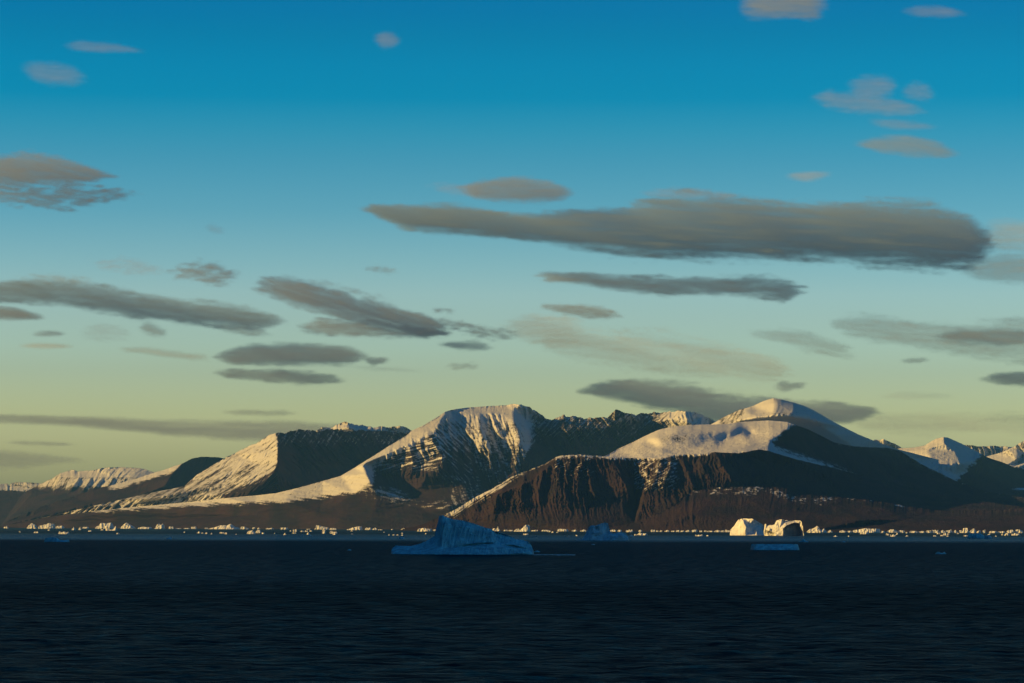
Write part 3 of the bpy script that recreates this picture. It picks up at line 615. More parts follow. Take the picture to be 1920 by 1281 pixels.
# ------------------------------------------------------------------ sea
def water_material():
    m, n, l, out = new_mat('sea_water')
    dif = n.new('ShaderNodeBsdfDiffuse'); glo = n.new('ShaderNodeBsdfGlossy'); glo.inputs['Roughness'].default_value = 0.22; glo.inputs['Color'].default_value = (1.0, 0.97, 0.86, 1)
    fr = n.new('ShaderNodeFresnel'); fr.inputs['IOR'].default_value = 1.33
    mxs = n.new('ShaderNodeMixShader'); l.new(dif.outputs[0], mxs.inputs[1]); l.new(glo.outputs[0], mxs.inputs[2]); l.new(mxs.outputs[0], out.inputs['Surface'])
    geo = n.new('ShaderNodeNewGeometry'); sep = n.new('ShaderNodeSeparateXYZ'); l.new(geo.outputs['Position'], sep.inputs[0])
    # wave height, three sizes, longer along the crests
    def wave(scale, stretch, detail):
        mp = n.new('ShaderNodeMapping'); mp.inputs['Scale'].default_value = (scale * stretch, scale, scale); mp.inputs['Rotation'].default_value = (0, 0, 0.15)
        t = n.new('ShaderNodeTexNoise'); t.inputs['Scale'].default_value = 1.0; t.inputs['Detail'].default_value = detail; t.inputs['Roughness'].default_value = 0.6
        l.new(geo.outputs['Position'], mp.inputs[0]); l.new(mp.outputs[0], t.inputs['Vector']); return t
    w1 = wave(0.16, 0.45, 5); w2 = wave(0.02, 0.4, 3)
    ad = n.new('ShaderNodeMath'); ad.operation = 'MULTIPLY_ADD'; ad.inputs[1].default_value = 3.0; l.new(w2.outputs['Fac'], ad.inputs[0]); l.new(w1.outputs['Fac'], ad.inputs[2])
    bp = n.new('ShaderNodeBump'); bp.inputs['Strength'].default_value = 1.0; bp.inputs['Distance'].default_value = 3.0
    l.new(ad.outputs[0], bp.inputs['Height']); l.new(bp.outputs[0], dif.inputs['Normal']); l.new(bp.outputs[0], glo.inputs['Normal']); l.new(bp.outputs[0], fr.inputs['Normal'])
    # wind lanes: sky sheen painted as bluer colour and stronger gloss between about 6 and 9.5 km out
    ln = wave(0.00045, 0.35, 7)
    yv = n.new('ShaderNodeMath'); yv.operation = 'MULTIPLY_ADD'; l.new(ln.outputs['Fac'], yv.inputs[0]); yv.inputs[1].default_value = 2600.0; l.new(sep.outputs['Y'], yv.inputs[2])
    lane = n.new('ShaderNodeValToRGB'); mr = n.new('ShaderNodeMapRange'); mr.inputs['From Min'].default_value = 0; mr.inputs['From Max'].default_value = 20000
    l.new(yv.outputs[0], mr.inputs['Value']); l.new(mr.outputs[0], lane.inputs[0])
    e = lane.color_ramp.elements
    stops = [(0.0, 0.13), (0.100, 0.12), (0.111, 0.06), (0.126, 0.07), (0.145, 0.16), (0.24, 0.12), (0.345, 0.15), (0.40, 0.85), (0.52, 0.6), (0.60, 0.2), (1.0, 0.2)]
    for k, (p_, v_) in enumerate(stops):
        q = e[0] if k == 0 else (e[-1] if k == len(stops) - 1 else e.new(p_)); q.position = p_; q.color = (v_, v_, v_, 1)
    col = n.new('ShaderNodeMix'); col.data_type = 'RGBA'; col.inputs[6].default_value = (0.003, 0.0065, 0.010, 1); col.inputs[7].default_value = (0.012, 0.075, 0.14, 1)
    l.new(lane.outputs[0], col.inputs[0]); l.new(col.outputs[2], dif.inputs['Color'])
    sp = n.new('ShaderNodeMapRange'); sp.inputs['To Min'].default_value = 0.075; sp.inputs['To Max'].default_value = 0.70
    l.new(lane.outputs[0], sp.inputs['Value'])
    rp = wave(0.15, 0.5, 5); rm = n.new('ShaderNodeMapRange'); rm.inputs['From Min'].default_value = 0.36; rm.inputs['From Max'].default_value = 0.66; rm.inputs['To Min'].default_value = 0.15; rm.inputs['To Max'].default_value = 1.7
    l.new(rp.outputs['Fac'], rm.inputs['Value'])
    s0 = n.new('ShaderNodeMath'); s0.operation = 'MULTIPLY'; l.new(sp.outputs[0], s0.inputs[0]); l.new(rm.outputs[0], s0.inputs[1])
    sm = n.new('ShaderNodeMath'); sm.operation = 'MULTIPLY'; l.new(s0.outputs[0], sm.inputs[0]); l.new(fr.outputs[0], sm.inputs[1]); l.new(sm.outputs[0], mxs.inputs[0])
    return m
M_SEA = water_material()

def sea():
    # one sheet: real swell near the camera, flat far out
    ys = np.concatenate([np.linspace(-6900, 380, 14), np.geomspace(400, 49800, 560)])
    u = np.concatenate([[-24000, -12000], np.linspace(-1, 1, 900), [12000, 24000]])
    r, c = len(ys), len(u)
    half = np.maximum(np.abs(ys), 500) * 0.21
    X = np.empty((r, c)); X[:, 2:-2] = u[None, 2:-2] * half[:, None]
    X[:, 0], X[:, 1], X[:, -2], X[:, -1] = -24000, -12000 - half * 0, 12000 + half * 0, 24000
    Y = np.repeat(ys[:, None], c, 1)
    dist = np.maximum(Y, 400)
    fade = 1 - sstep(900, 5000, dist)
    Z = (fbm(X / 16.0, Y / 11.0, 200, 4, 0.6) * 0.65 + gnoise(X / 60.0, Y / 34.0, 207) * 0.25) * fade
    Z[:, :2] = 0; Z[:, -2:] = 0
    idx = np.arange(r * c).reshape(r, c)
    Fq = np.stack([idx[:-1, :-1], idx[:-1, 1:], idx[1:, 1:], idx[1:, :-1]], -1).reshape(-1, 4)
    o = link_mesh('sea', np.stack([X, Y, Z], -1).reshape(-1, 3), Fq, M_SEA)
    tag(o, kind='structure')
sea()

# ------------------------------------------------------------------ icebergs
def dist_of(px, base_py, zb=0.0):
    return (CAMZ - zb) * F / max(base_py - float(HOR(px)), 1.0)

def shore_Y(px):
    return pline([(-60, 29.0), (100, 28.5), (300, 27.0), (500, 25.8), (740, 25.0), (800, 19.2), (1100, 18.6), (1200, 18.2), (1500, 17.6), (1990, 17.6)], px) * 1000.0

def relief_berg(name, label, outline, base_py, mat, depth, lines=None, step=0.7, rough=1.0, cat='iceberg', group=None, seed=1, soft=1,
                groove=0.0, ymul=1.0, facet=1.0):
    xs0, xs1 = outline[0][0], outline[-1][0]
    Y0 = min(dist_of((xs0 + xs1) / 2, base_py), float(shore_Y((xs0 + xs1) / 2)))
    mpp = Y0 / F                                   # metres per photo pixel
    xs = np.arange(xs0, xs1 + step * 0.5, step)
    if len(xs) < 7: xs = np.linspace(xs0, xs1, 7)
    top = pline(outline, xs)
    base = PYZ(xs, Y0, -2.0 * mpp * 0.2 - 0.6)
    top = np.minimum(top, base - 0.4)
    top = top + fbm(xs / 3.0, xs * 0, seed, 3, .6) * 0.35 * rough * np.minimum(1, (base - top) / 5)
    n = max(6, int((base - top).max() / step))
    t = np.linspace(0, 1, n)[:, None]
    PX = np.repeat(xs[None], n, 0); PY = base[None] * (1 - t) + top[None] * t
    s = (PX - (xs0 + xs1) / 2) / ((xs1 - xs0) / 2)
    shape = (1 - np.minimum(1, np.abs(s)) ** 2.4) ** 0.6 * (1 - 0.55 * t ** 1.6)
    if lines is None:
        ph = gnoise(PX / (5.0 * facet), PY / (7.0 * facet), seed) + 0.6 * gnoise(PX / (2.6 * facet), PY / (3.4 * facet), seed + 1)
        D = depth * 0.5 * shape * (0.62 + 0.6 * s) + ph * mpp * 2.4 * rough * (0.3 + 0.7 * shape)
    else:
        off = tin(lines, PX, PY, 1.0)
        for _ in range(soft): off = blur(blur(off, 1, 0), 1, 1)
        D = depth * 0.5 - off
        D = D + (fbm(PX / 6.0, PY / 4.0, seed + 2, 4, .6) * 1.6 * rough + groove * (ridged(PX / 5.0 + 0.05 * PY, PY / 60.0, seed + 4, 3) - .5)) * mpp
    D = D * np.minimum(1, (1 - np.abs(s)) * (12 if lines is None else 45) + 0.05)
    Db = depth * 0.5 * (shape ** 0.8) + 0.05
    front = P(PX, PY, Y0 - D)
    back = P(PX, PY, Y0 + Db)
    back[..., 0] = front[..., 0] * 0.97 + back[..., 0] * 0.03
    back[..., 2] = np.minimum(back[..., 2], front[..., 2] - 0.02 * depth * t * (1 - 0) * 0.3)
    V = np.concatenate([front, back[::-1]], 0)
    r, c = V.shape[:2]; idx = np.arange(r * c).reshape(r, c)
    Q = [np.stack([idx[:-1, :-1], idx[:-1, 1:], idx[1:, 1:], idx[1:, :-1]], -1).reshape(-1, 4)]
    for col, flip in ((0, False), (c - 1, True)):
        a = idx[:n, col]; b = idx[::-1, col][:n]
        q = np.stack([a[:-1], a[1:], b[1:], b[:-1]], -1)
        Q.append(q[:, ::-1] if flip else q)
    o = link_mesh(name, V.reshape(-1, 3), np.concatenate(Q), mat, smooth=lines is not None)
    recenter(o, (float(V[0, :, 0].mean()), Y0, 0.0))
    tag(o, label, cat, group)
    return o

# the big blue iceberg
big_top = [(733, 1034), (735, 1029), (741.7, 1023), (753, 1023.5), (770, 1024), (786.7, 1019.7), (798, 1015), (808, 1009), (815, 1005), (817, 993), (819.5, 984), (821.7, 976.7), (823.3, 967.5), (830, 966),
           (835, 969), (850, 974), (870, 976.3), (886.7, 981), (906.7, 988.3), (920, 991.7), (926.7, 996), (945, 1001), (958, 1006), (966.7, 1011), (980, 1012.5), (991.7, 1016.7), (996.7, 1023), (1000, 1031.7), (1001.5, 1038)]
big_lines = [
    [(733, 1039, 30), (760, 1039, 5), (800, 1039, -18), (850, 1039, -30), (900, 1039, -30), (930, 1039, -24), (940, 1038, -14), (975, 1038, 0), (1001, 1039, 20)],
    [(735, 1030, 45), (770, 1029, 30), (800, 1030, 6), (820, 1031, -10), (850, 1030, -12), (900, 1028, -12), (925, 1026, -10), (960, 1028, 2), (990, 1032, 18)],
    [(742, 1023, 60), (786, 1021, 45), (800, 1020, 28), (815, 1022, 8), (828, 1026, -4), (850, 1026, 0), (880, 1024, 0), (910, 1021, 0), (925, 1020, 0), (965, 1022, 12), (995, 1026, 30)],
    [(815, 1006, 34), (822, 1004, 14), (830, 1005, 0), (850, 1006, 6), (880, 1010, 6), (905, 1012, 6), (922, 1010, 6), (930, 1014, 16), (960, 1016, 24), (990, 1018, 38)],
    [(822, 977, 30), (828, 980, 8), (834, 985, 2), (850, 985, 10), (880, 990, 10), (910, 998, 10), (922, 998, 12), (930, 1002, 28), (950, 1006, 32)],
    [(824, 968, 34), (830, 967, 16), (836, 971, 12), (870, 978, 18), (906, 989, 16), (920, 993, 18), (930, 998, 34), (958, 1007, 40), (980, 1013, 48), (997, 1024, 46)],
    [(876, 1020.2, 0), (905, 1017.5, 2), (925, 1017.5, 4)], [(876, 1021.4, 9), (905, 1018.9, 10), (925, 1019.0, 12), (960, 1023, 20), (992, 1030, 26)],
]
relief_berg('iceberg', 'huge shaded deep blue iceberg with a tall grooved wall and sloping top', big_top, 1038.7, M_SHADE_BLUE, 90, big_lines, 0.6, 1.3, seed=5, soft=1, groove=7.0)

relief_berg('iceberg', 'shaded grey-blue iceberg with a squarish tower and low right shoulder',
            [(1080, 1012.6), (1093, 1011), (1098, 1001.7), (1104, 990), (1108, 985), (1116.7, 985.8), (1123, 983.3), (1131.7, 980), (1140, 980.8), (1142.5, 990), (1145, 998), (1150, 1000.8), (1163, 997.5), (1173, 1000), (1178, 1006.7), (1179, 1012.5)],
            1013.3, M_SHADE_TEAL, 110, [
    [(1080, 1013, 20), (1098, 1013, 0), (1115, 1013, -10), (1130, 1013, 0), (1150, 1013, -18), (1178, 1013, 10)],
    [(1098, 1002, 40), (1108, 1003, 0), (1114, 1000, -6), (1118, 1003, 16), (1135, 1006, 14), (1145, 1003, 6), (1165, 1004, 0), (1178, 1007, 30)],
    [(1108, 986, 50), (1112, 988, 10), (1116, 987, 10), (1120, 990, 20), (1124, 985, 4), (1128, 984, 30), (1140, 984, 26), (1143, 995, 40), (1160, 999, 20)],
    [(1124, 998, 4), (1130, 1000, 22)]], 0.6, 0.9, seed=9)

relief_berg('iceberg', 'domed iceberg with a golden left face and a dark blue right face',
            [(1369, 1002), (1369.4, 996.7), (1370, 992.5), (1376.7, 986.7), (1381.7, 979), (1385, 974.6), (1390, 973), (1397.5, 972), (1403, 973), (1410, 972.5), (1416.7, 975.8), (1425, 980.8), (1431, 984), (1433.5, 992), (1434, 1003)],
            1004.0, M_ICE, 120, [
    [(1369, 1004, 40), (1385, 1004, 12), (1398, 1004, -8), (1404, 1004, -8), (1418, 1004, -14), (1428, 1004, -4), (1434, 1004, 34)],
    [(1370, 993, 60), (1384, 993, 28), (1398, 993, -2), (1401, 998, 8), (1404, 1000, 10)],
    [(1382, 979, 60), (1388, 979, 40), (1394.5, 980, 8), (1399, 988, 0), (1400, 996, 2)],
    [(1390, 974, 58), (1393, 975, 30), (1400, 975, 44), (1402, 980, 30), (1404, 984, 30), (1412, 990, 34), (1414, 998, 26), (1407, 1001, 8)],
    [(1400, 976, 40), (1408, 973, 30), (1413, 975, 22), (1416, 979, 40), (1425, 985, 56), (1432, 995, 60)],
    [(1414, 996, 26), (1419, 994.5, 12), (1425, 997, 20), (1429, 1002, 14)], [(1418, 999, 0)]], 0.5, 0.9, seed=12, soft=1)

relief_berg('iceberg', 'golden iceberg with an arch over a dark blue hollow and a thin right leg',
            [(1432.5, 996), (1435, 992.5), (1436, 982), (1438, 985), (1440, 986.5), (1442.5, 984.6), (1450, 984.6), (1455.8, 983.3), (1457.5, 979), (1459, 975.8), (1465.8, 973.8), (1470.8, 975), (1472.3, 979), (1474, 977), (1476.7, 975.2), (1479, 978), (1481, 976.6), (1485, 977), (1490, 976), (1500, 976),
             (1503, 978.3), (1504, 986), (1505.4, 985.6), (1506, 997.5), (1508, 1001.7), (1508.3, 1004)],
            1004.6, M_ICE, 110, [
    [(1432, 1003, 60), (1440, 1003, 34), (1452, 1003, 28), (1454, 1003, -16), (1468.6, 1003, -22), (1469.6, 1003, 62), (1485, 1003, 66), (1500, 1003, 60), (1501.6, 1003, 8), (1507, 1003, -14)],
    [(1434, 993, 20), (1442, 995, 0), (1449, 998, -4), (1453, 999.5, -8)], [(1437, 998, 34), (1450, 1001, 30)],
    [(1440, 987, 20), (1455, 985, 0), (1462, 990, -14), (1468.6, 991.7, -22), (1474.5, 985.8, -20), (1480.5, 983.3, -10), (1487.5, 980.6, -4), (1495.5, 980.6, 0), (1498.3, 984, 8), (1500.8, 992.5, 8), (1502, 998, 8)],
    [(1469.8, 993, 58), (1475.5, 987.2, 55), (1481, 985, 55), (1488, 982.2, 50), (1495, 982.3, 50), (1497, 985, 56), (1499, 993, 58), (1500.4, 999, 58)],
    [(1459, 977, 14), (1466, 975, 6), (1471, 977, 16), (1480, 978.5, 10), (1490, 977.5, 8), (1502, 979, -4), (1503.5, 990, -10), (1506, 998, -14)],
    [(1444, 992, 4), (1446, 994, 12), (1448, 992, 2)]], 0.4, 0.9, seed=15, soft=0)

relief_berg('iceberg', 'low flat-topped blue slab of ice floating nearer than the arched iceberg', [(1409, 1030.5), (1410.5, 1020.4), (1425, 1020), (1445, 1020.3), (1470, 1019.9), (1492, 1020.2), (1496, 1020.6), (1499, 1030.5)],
            1031.0, M_SHADE_BLUE, 60, [[(1409, 1031, 14), (1415, 1031, -16), (1450, 1031, -20), (1490, 1031, -16), (1496, 1031, -12), (1499, 1031, 26)],
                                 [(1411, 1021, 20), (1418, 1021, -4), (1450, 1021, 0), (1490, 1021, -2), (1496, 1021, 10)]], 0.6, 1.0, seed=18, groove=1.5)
relief_berg('iceberg', 'small blue wedge with a raised arm behind the flat blue slab', [(1496.5, 1016), (1503, 1013.5), (1507, 1010.5), (1510, 1013.5), (1516, 1016)], 1016.4, M_SHADE_BLUE, 25, seed=19)
relief_berg('iceberg', 'low blue iceberg at the far left, its left end twice as high', [(83, 1015), (84.5, 1009.5), (88, 1008), (100, 1007.6), (106, 1008.8), (109, 1012.5), (120, 1012.8), (127, 1012), (130, 1015)], 1016.0, M_SHADE_BLUE, 40, seed=20, rough=.6)
relief_berg('iceberg', 'shaded blue iceberg in front of the castle-like golden one', [(1814, 1007.5), (1817, 1001.5), (1824, 1000.2), (1832, 1000.8), (1838, 1000.2), (1843, 1003), (1846, 1005), (1847, 1009)], 1009.6, M_SHADE_BLUE, 60, seed=21)
relief_berg('iceberg', 'dark low blue lump touching the right end of a blue iceberg', [(1845, 1009), (1847, 1005), (1853, 1003.6), (1858, 1005), (1860, 1009.5)], 1010.0, M_SHADE_TEAL, 40, seed=22)
relief_berg('ice_floe', 'small twin-humped blue floe alone on dark water at lower right', [(1753.5, 1038.5), (1757, 1035.2), (1761, 1034.6), (1764, 1037), (1768, 1036.8), (1771, 1035), (1774.5, 1038.5)], 1039.0, M_SHADE_BLUE, 8, seed=23, cat='ice floe')
relief_berg('ice_floe', 'tiny faint blue floe left of the huge blue iceberg', [(651, 1031.5), (654, 1030), (657, 1030.2), (659, 1031.5)], 1032.0, M_SHADE_BLUE, 5, seed=24, cat='ice floe')
relief_berg('ice_floe', 'tiny blue floe beside the right tip of the huge blue iceberg', [(1001.5, 1034.5), (1005, 1032.6), (1008, 1031.8), (1010, 1033.6), (1013, 1034.5)], 1035.0, M_SHADE_BLUE, 8, seed=25, cat='ice floe')
relief_berg('ice_floe', 'tiny dim blue floe below the grey-blue iceberg', [(1109, 1021), (1112, 1019.9), (1116, 1021)], 1021.6, M_SHADE_TEAL, 8, seed=26, cat='ice floe')
relief_berg('ice_floe', 'dark blue floe on the edge of the bright water at left', [(311, 1010.6), (315, 1008.6), (319, 1007.2), (322, 1010.6)], 1011.2, M_SHADE_TEAL, 20, seed=27, cat='ice floe')
relief_berg('ice_floe', 'dark teal floe in the bright water left of the huge iceberg', [(746, 1009.4), (751, 1007.6), (756, 1007.4), (759, 1009.4)], 1010.0, M_SHADE_TEAL, 20, seed=28, cat='ice floe')
relief_berg('ice_floe', 'dim blue floe between the arched iceberg and the flat blue slab, to the right', [(1578, 1016), (1582, 1014.6), (1586, 1016)], 1016.6, M_SHADE_TEAL, 10, seed=29, cat='ice floe')

# sunlit bergs near the far shore, each with its own outline
far = [
 ('small golden berg with a step at the extreme left end of the shore', [(6, 990), (8, 988), (11, 988.4), (12.5, 985.5), (14, 988.5), (16, 990)], 990.8),
 ('round berg at far left, its right half in shadow', [(50, 990), (53, 986), (56, 982.5), (61, 981.3), (64, 983.5), (67, 985.5), (70, 989.5)], 991.3),
 ('golden ramp-shaped berg rising to a square right end, at far left', [(71.5, 990.5), (73, 986.3), (80, 984.5), (87, 983), (92, 980.8), (95, 982), (99, 982.3), (102, 982), (103.5, 990.5)], 991.5),
 ('broad golden castle-like berg with a jagged flat top, left of the cone', [(178, 990.5), (181, 987.2), (186, 985.5), (188, 981.5), (192, 980.6), (198, 981.8), (203, 981), (208, 980.2), (211, 984), (214, 990)], 991.6),
 ('two-horned low berg just in front of the broad castle-like berg', [(197, 994), (200, 990), (202, 990.8), (205, 993.2), (212, 993.2), (215, 989.4), (216.5, 986.2), (218, 990), (219.5, 994)], 994.9),
 ('pale cone-shaped berg, mostly shaded, with one lit left edge', [(225, 990), (229, 986.5), (233, 982.5), (237, 980), (242, 983.5), (248, 986.3), (254, 990)], 991.2),
 ('long low golden berg just right of the shaded cone', [(257, 991), (262, 988.8), (268, 988), (275, 988.5), (283, 988.3), (285, 991)], 991.8),
 ('knobbly golden berg made of three rounded lumps', [(290, 990.8), (292, 988), (294, 984), (298, 981.8), (301, 984.5), (305, 982), (307.5, 985.5), (309.5, 990.8)], 991.7),
 ('long golden berg with one sharp central peak and low wings', [(390, 991.6), (396, 990), (402, 989.2), (410, 986.5), (414, 985), (421, 985), (425, 986), (430, 983), (433, 982.2), (434, 984.5), (440, 988), (447, 989), (450, 991.6)], 992.4),
 ('dim blue-white lump at the right end of the long peaked berg', [(450, 991), (453, 987.5), (458, 988), (467, 991)], 992.2),
 ('golden slab berg tilted, high at left and low at right', [(589, 992), (592, 990), (592.4, 984.8), (597, 985.5), (606, 987.6), (616, 989.8), (617.5, 992)], 993.1),
 ('squared golden berg with a low left tail, midway along the shore', [(650, 993), (656, 991.4), (660, 989.5), (664, 989.6), (665, 988.3), (674, 987), (678.5, 987.2), (679.5, 993)], 993.9),
 ('carved golden slab berg just left of the huge blue iceberg', [(782, 995.8), (784, 991.8), (790, 990.6), (797, 990), (800, 991.5), (806, 991.8), (809, 991), (809.5, 995.8)], 996.6),
 ('thin ice spire on a low base just right of the huge blue iceberg', [(922, 994), (924, 990.8), (928, 991), (930, 993), (932.6, 990), (933.8, 986.5), (935, 990.5), (938.5, 995)], 995.6),
 ('boot-shaped golden berg, tall at its right end', [(963, 996), (968, 992), (972, 991.6), (976, 993), (980, 990), (983, 986.5), (986, 984.2), (991, 984.4), (994, 986), (993, 990), (994.5, 996)], 996.9),
 ('low peaked golden berg right of the grey-blue iceberg', [(1193, 1003), (1197, 1000.4), (1200, 997.8), (1202, 1000), (1208, 1000.6), (1212, 1000), (1214.5, 1003)], 1003.6),
 ('golden craggy berg just right of the arched iceberg', [(1511.5, 998), (1515, 995), (1519, 992), (1524, 991.4), (1530, 988.6), (1532.5, 986.2), (1535, 988.4), (1537.5, 992.5), (1541, 994.6), (1545, 991.2), (1547, 993), (1551, 998.2)], 999.0),
 ('long flat golden slab berg on the shore right of the craggy one', [(1598, 996.4), (1601, 994), (1612, 993), (1618, 991.4), (1624, 990.7), (1634, 991.8), (1642, 991.4), (1650, 992), (1651, 996.6)], 997.3),
 ('cone-shaped berg with a shaded middle and lit sides', [(1662, 997), (1667, 994.6), (1671, 992.6), (1675, 993), (1679, 994), (1684, 997.2)], 998.0),
 ('castle-like golden block berg with a square tower', [(1802, 998.5), (1806, 995.5), (1806.6, 990.4), (1810, 990), (1814.4, 990.4), (1815.4, 995), (1819.5, 998.6)], 999.4),
 ('pointed golden berg leaning on the square-towered block', [(1817, 998.6), (1821, 994.5), (1824, 992), (1826.4, 991), (1829, 994), (1831, 998.6)], 999.4),
 ('low golden wedge right of the pointed berg', [(1831, 997.4), (1834, 995.6), (1838, 994.3), (1839, 997.4)], 998.2),
 ('flat-topped golden berg near the right edge', [(1887, 997), (1891, 993.9), (1899, 993.6), (1902, 997)], 997.7),
 ('pale low berg sloping right at the right edge', [(1903, 996.4), (1905, 993), (1910, 993), (1917, 995), (1918.5, 997)], 997.7),
 ('lumpy bright ice mass drifting below the flat-topped right berg', [(1883, 1004), (1885, 1001.5), (1888, 999.6), (1892, 1001.6), (1894, 1004)], 1004.6),
 ('bright triple-knobbed ice mass at the right edge, nearer than its neighbours', [(1896, 1003), (1898, 1000.4), (1901, 1001.8), (1903, 999.7), (1907, 1001), (1909, 1000.6), (1913.5, 1003.4)], 1004.0),
]
for k, (lab, ol, bp_) in enumerate(far):
    w = (ol[-1][0] - ol[0][0]) * min(dist_of(ol[0][0], bp_), float(shore_Y(ol[0][0]))) / F
    relief_berg('iceberg', lab, ol, bp_, M_ICE, w * 0.7, seed=40 + 3 * k, step=0.5, rough=0.9, facet=0.8)

# the many small pieces: (left, right, top, waterline, kind)
small = """104 121 986.3 990.2 f|134 142 988.5 994 p|147 153 988.6 993.8 p|154 167 988.3 989.8 f|89 94 993 995 f|35 39 996 998.3 f|63 73 997.2 999.4 f|109 130 997.2 1001.4 m|165 172 994.8 996.8 f|188 195 992.8 994.4 f|218 224 999.4 1001.4 f
316 326 987.8 991.6 f|358 369 988.4 991.8 t|384 390 989.2 991.8 f|473 479 988.8 992 f|482 488 989.2 992.2 p|498 514 990.4 992.4 f|525 540 990 993 t|618 631 990.6 993.8 t|344 347 997 999 f|369 377 996.8 1000 p|377 382 998.8 1000.6 f|384 389 998.6 1001 f|395 398 999 1001.8 p
411 421 998 1000.3 f|421 426 998.8 1001.6 f|462 479 995.6 1001.2 d|479 490 994.8 999.6 d|490 497 999 1001.2 f|441 444 1001 1002.4 p|514 517 999.6 1001.2 f|517 520 1002.4 1004 f|531 537 999.6 1003.2 p|543 546 994 996.4 p|549 557 993.2 997 t|547 556 998.8 1000.4 f|562 571 994.8 997.2 p|571 578 995 997.3 f|580 586 995 996.6 f
575 581 998.8 1002.6 d|578 584 1002.8 1004.8 f|564 569 1002 1004 f|604 611 994.2 1000.6 t|618 633 995.4 1000.6 w|623 630 1001 1002.8 f|684 698 990 993.8 f|698 708 989.4 993.6 p|657 662 994.8 996.6 f|658 662 1000.2 1002 f|719 722 996.8 998.6 p|728 731 1002 1004 p|736 741 1001.6 1004 w|743 747 1002.2 1004.2 f|752 756 998.8 1001 f|752 757 1002.8 1004.2 f
733 737 992.4 993.8 f|751 763 990.4 993.8 p|773 780 992 993.8 f|797 800 999.8 1001.8 f|944 952 993.6 995.4 f|953 962 993.8 995.4 f|1002 1009 993.6 995.6 f|1015 1030 993.8 995.6 f|1026 1033 994.6 997.6 d|1044 1066 992.6 996.2 t|1034 1038 996.8 999.2 f|1043 1047 997.8 999.2 f|981 991 1000.8 1003.2 t|1004 1007 1003.6 1005.4 f|1057 1060 1003.6 1005.4 p|1065 1069 1003.6 1006 p|1079 1084 1002.8 1005.2 w
1072 1082 993.8 995.6 f|1088 1100 993 996.2 p|1144 1156 993.6 995.4 f|1158 1166 993.8 996.2 f|1173 1187 993.4 997.8 m|1178 1189 1002.8 1006.2 p|1189 1193 1001.8 1004.2 f|1197 1204 993.8 995.8 d|1220 1229 993.8 996.2 t|1230 1235 994.8 996.2 f|1237 1242 994.6 996.2 f|1246 1256 993.8 996.2 p|1267 1275 994.4 996.4 f|1285 1295 994 996.4 p|1296 1308 993.8 996.4 t
1311 1317 994.8 996.6 f|1320 1325 994.8 996.6 f|1339 1352 993.8 996.6 p|1352 1358 994.8 996.6 f|1359 1371 993.4 997 w|1303 1318 1002.6 1005.4 m|1324 1329 1003.8 1005.4 f|1552 1561 994 997.4 p|1573 1587 994.4 997 p|1612 1629 996.6 1001.6 m|1652 1660 996 999.4 f|1684 1697 994.8 997.4 f|1661 1668 1000 1003.6 w|1669 1680 1002.4 1006.2 m|1680 1684 1000 1002.6 f|1698 1702 997.8 1000 f
1698 1703 1003.8 1006 p|1563 1571 1004.2 1006.4 p|1590 1593 1004.6 1006.4 f|1705 1721 995.8 997.6 f|1736 1747 995 997.6 f|1747 1760 993.9 997.6 m|1761 1773 994.1 997.6 p|1773 1784 994.8 998.2 t|1780 1786 993.4 998 p|1787 1796 994.4 997.6 p|1798 1804 994.6 997.8 f|1842 1848 993.8 997.8 w|1854 1870 996 997.6 f|1756 1760 999 1001.6 d|1760 1763 999.4 1001.6 d|1768 1776 1000 1004 d
1750 1757 1003.6 1006 w|1763 1771 1003.2 1005.2 f|1776 1780 1000.6 1003 f|1774 1780 1004.6 1006 f|1794 1798 998.8 1001 w|1806 1816 1003.8 1005.6 f|1852 1857 1000.8 1003 w|1866 1869 1004.6 1006.2 f|1877 1882 1000.8 1003.6 p|996 1003 994.4 995.8 f|1106 1116 994.6 996 f|1258 1266 995.2 996.3 f|1276 1284 995.2 996.4 f|1326 1338 995.3 996.5 f|1373 1380 995 997 f|1588 1597 995.6 997 f|1722 1734 996.2 997.5 f|1871 1885 996.4 997.6 f|812 820 992.9 994.2 f|708 718 993 994.1 f|574 583 991.8 993.2 f|499 508 991.2 992.6 f|328 340 990.6 991.8 f|344 356 990.4 991.8 f|236 246 990.2 991.4 f"""
anchors = [(88, 'ramp-shaped berg'), (196, 'broad castle-like berg'), (300, 'knobbly berg'), (420, 'long peaked berg'), (603, 'tilted slab berg'), (665, 'squared berg'), (795, 'carved slab berg'), (979, 'boot-shaped berg'),
           (1135, 'grey-blue iceberg'), (1203, 'low peaked berg'), (1400, 'domed iceberg'), (1530, 'craggy berg'), (1625, 'long slab berg'), (1673, 'cone with shaded middle'), (1811, 'square-towered berg'), (1895, 'flat-topped berg at right')]
KIND = {'f': 'low flat floe', 'p': 'pointed floe', 't': 'flat-topped floe', 'w': 'wedge-shaped floe', 'd': 'rounded floe', 'm': 'long lumpy floe'}
PROF = {'f': [(0, .2), (.1, .7), (.3, 1), (.55, .8), (.8, .95), (.93, .6), (1, .2)], 'p': [(0, .1), (.15, .45), (.32, .6), (.5, 1), (.65, .55), (.85, .4), (1, .1)],
        't': [(0, .3), (.06, .85), (.3, .9), (.7, 1), (.94, .95), (1, .3)], 'w': [(0, .2), (.1, .5), (.5, .6), (.8, 1), (.93, .85), (1, .2)],
        'd': [(0, .2), (.12, .65), (.35, .95), (.6, 1), (.8, .75), (.93, .4), (1, .1)], 'm': [(0, .3), (.08, .9), (.2, .55), (.35, .6), (.5, .95), (.62, .6), (.75, .7), (.9, 1), (1, .2)]}
ORD = ['first', 'second', 'third', 'fourth', 'fifth', 'sixth', 'seventh', 'eighth', 'ninth', 'tenth', 'eleventh', 'twelfth']
items = []
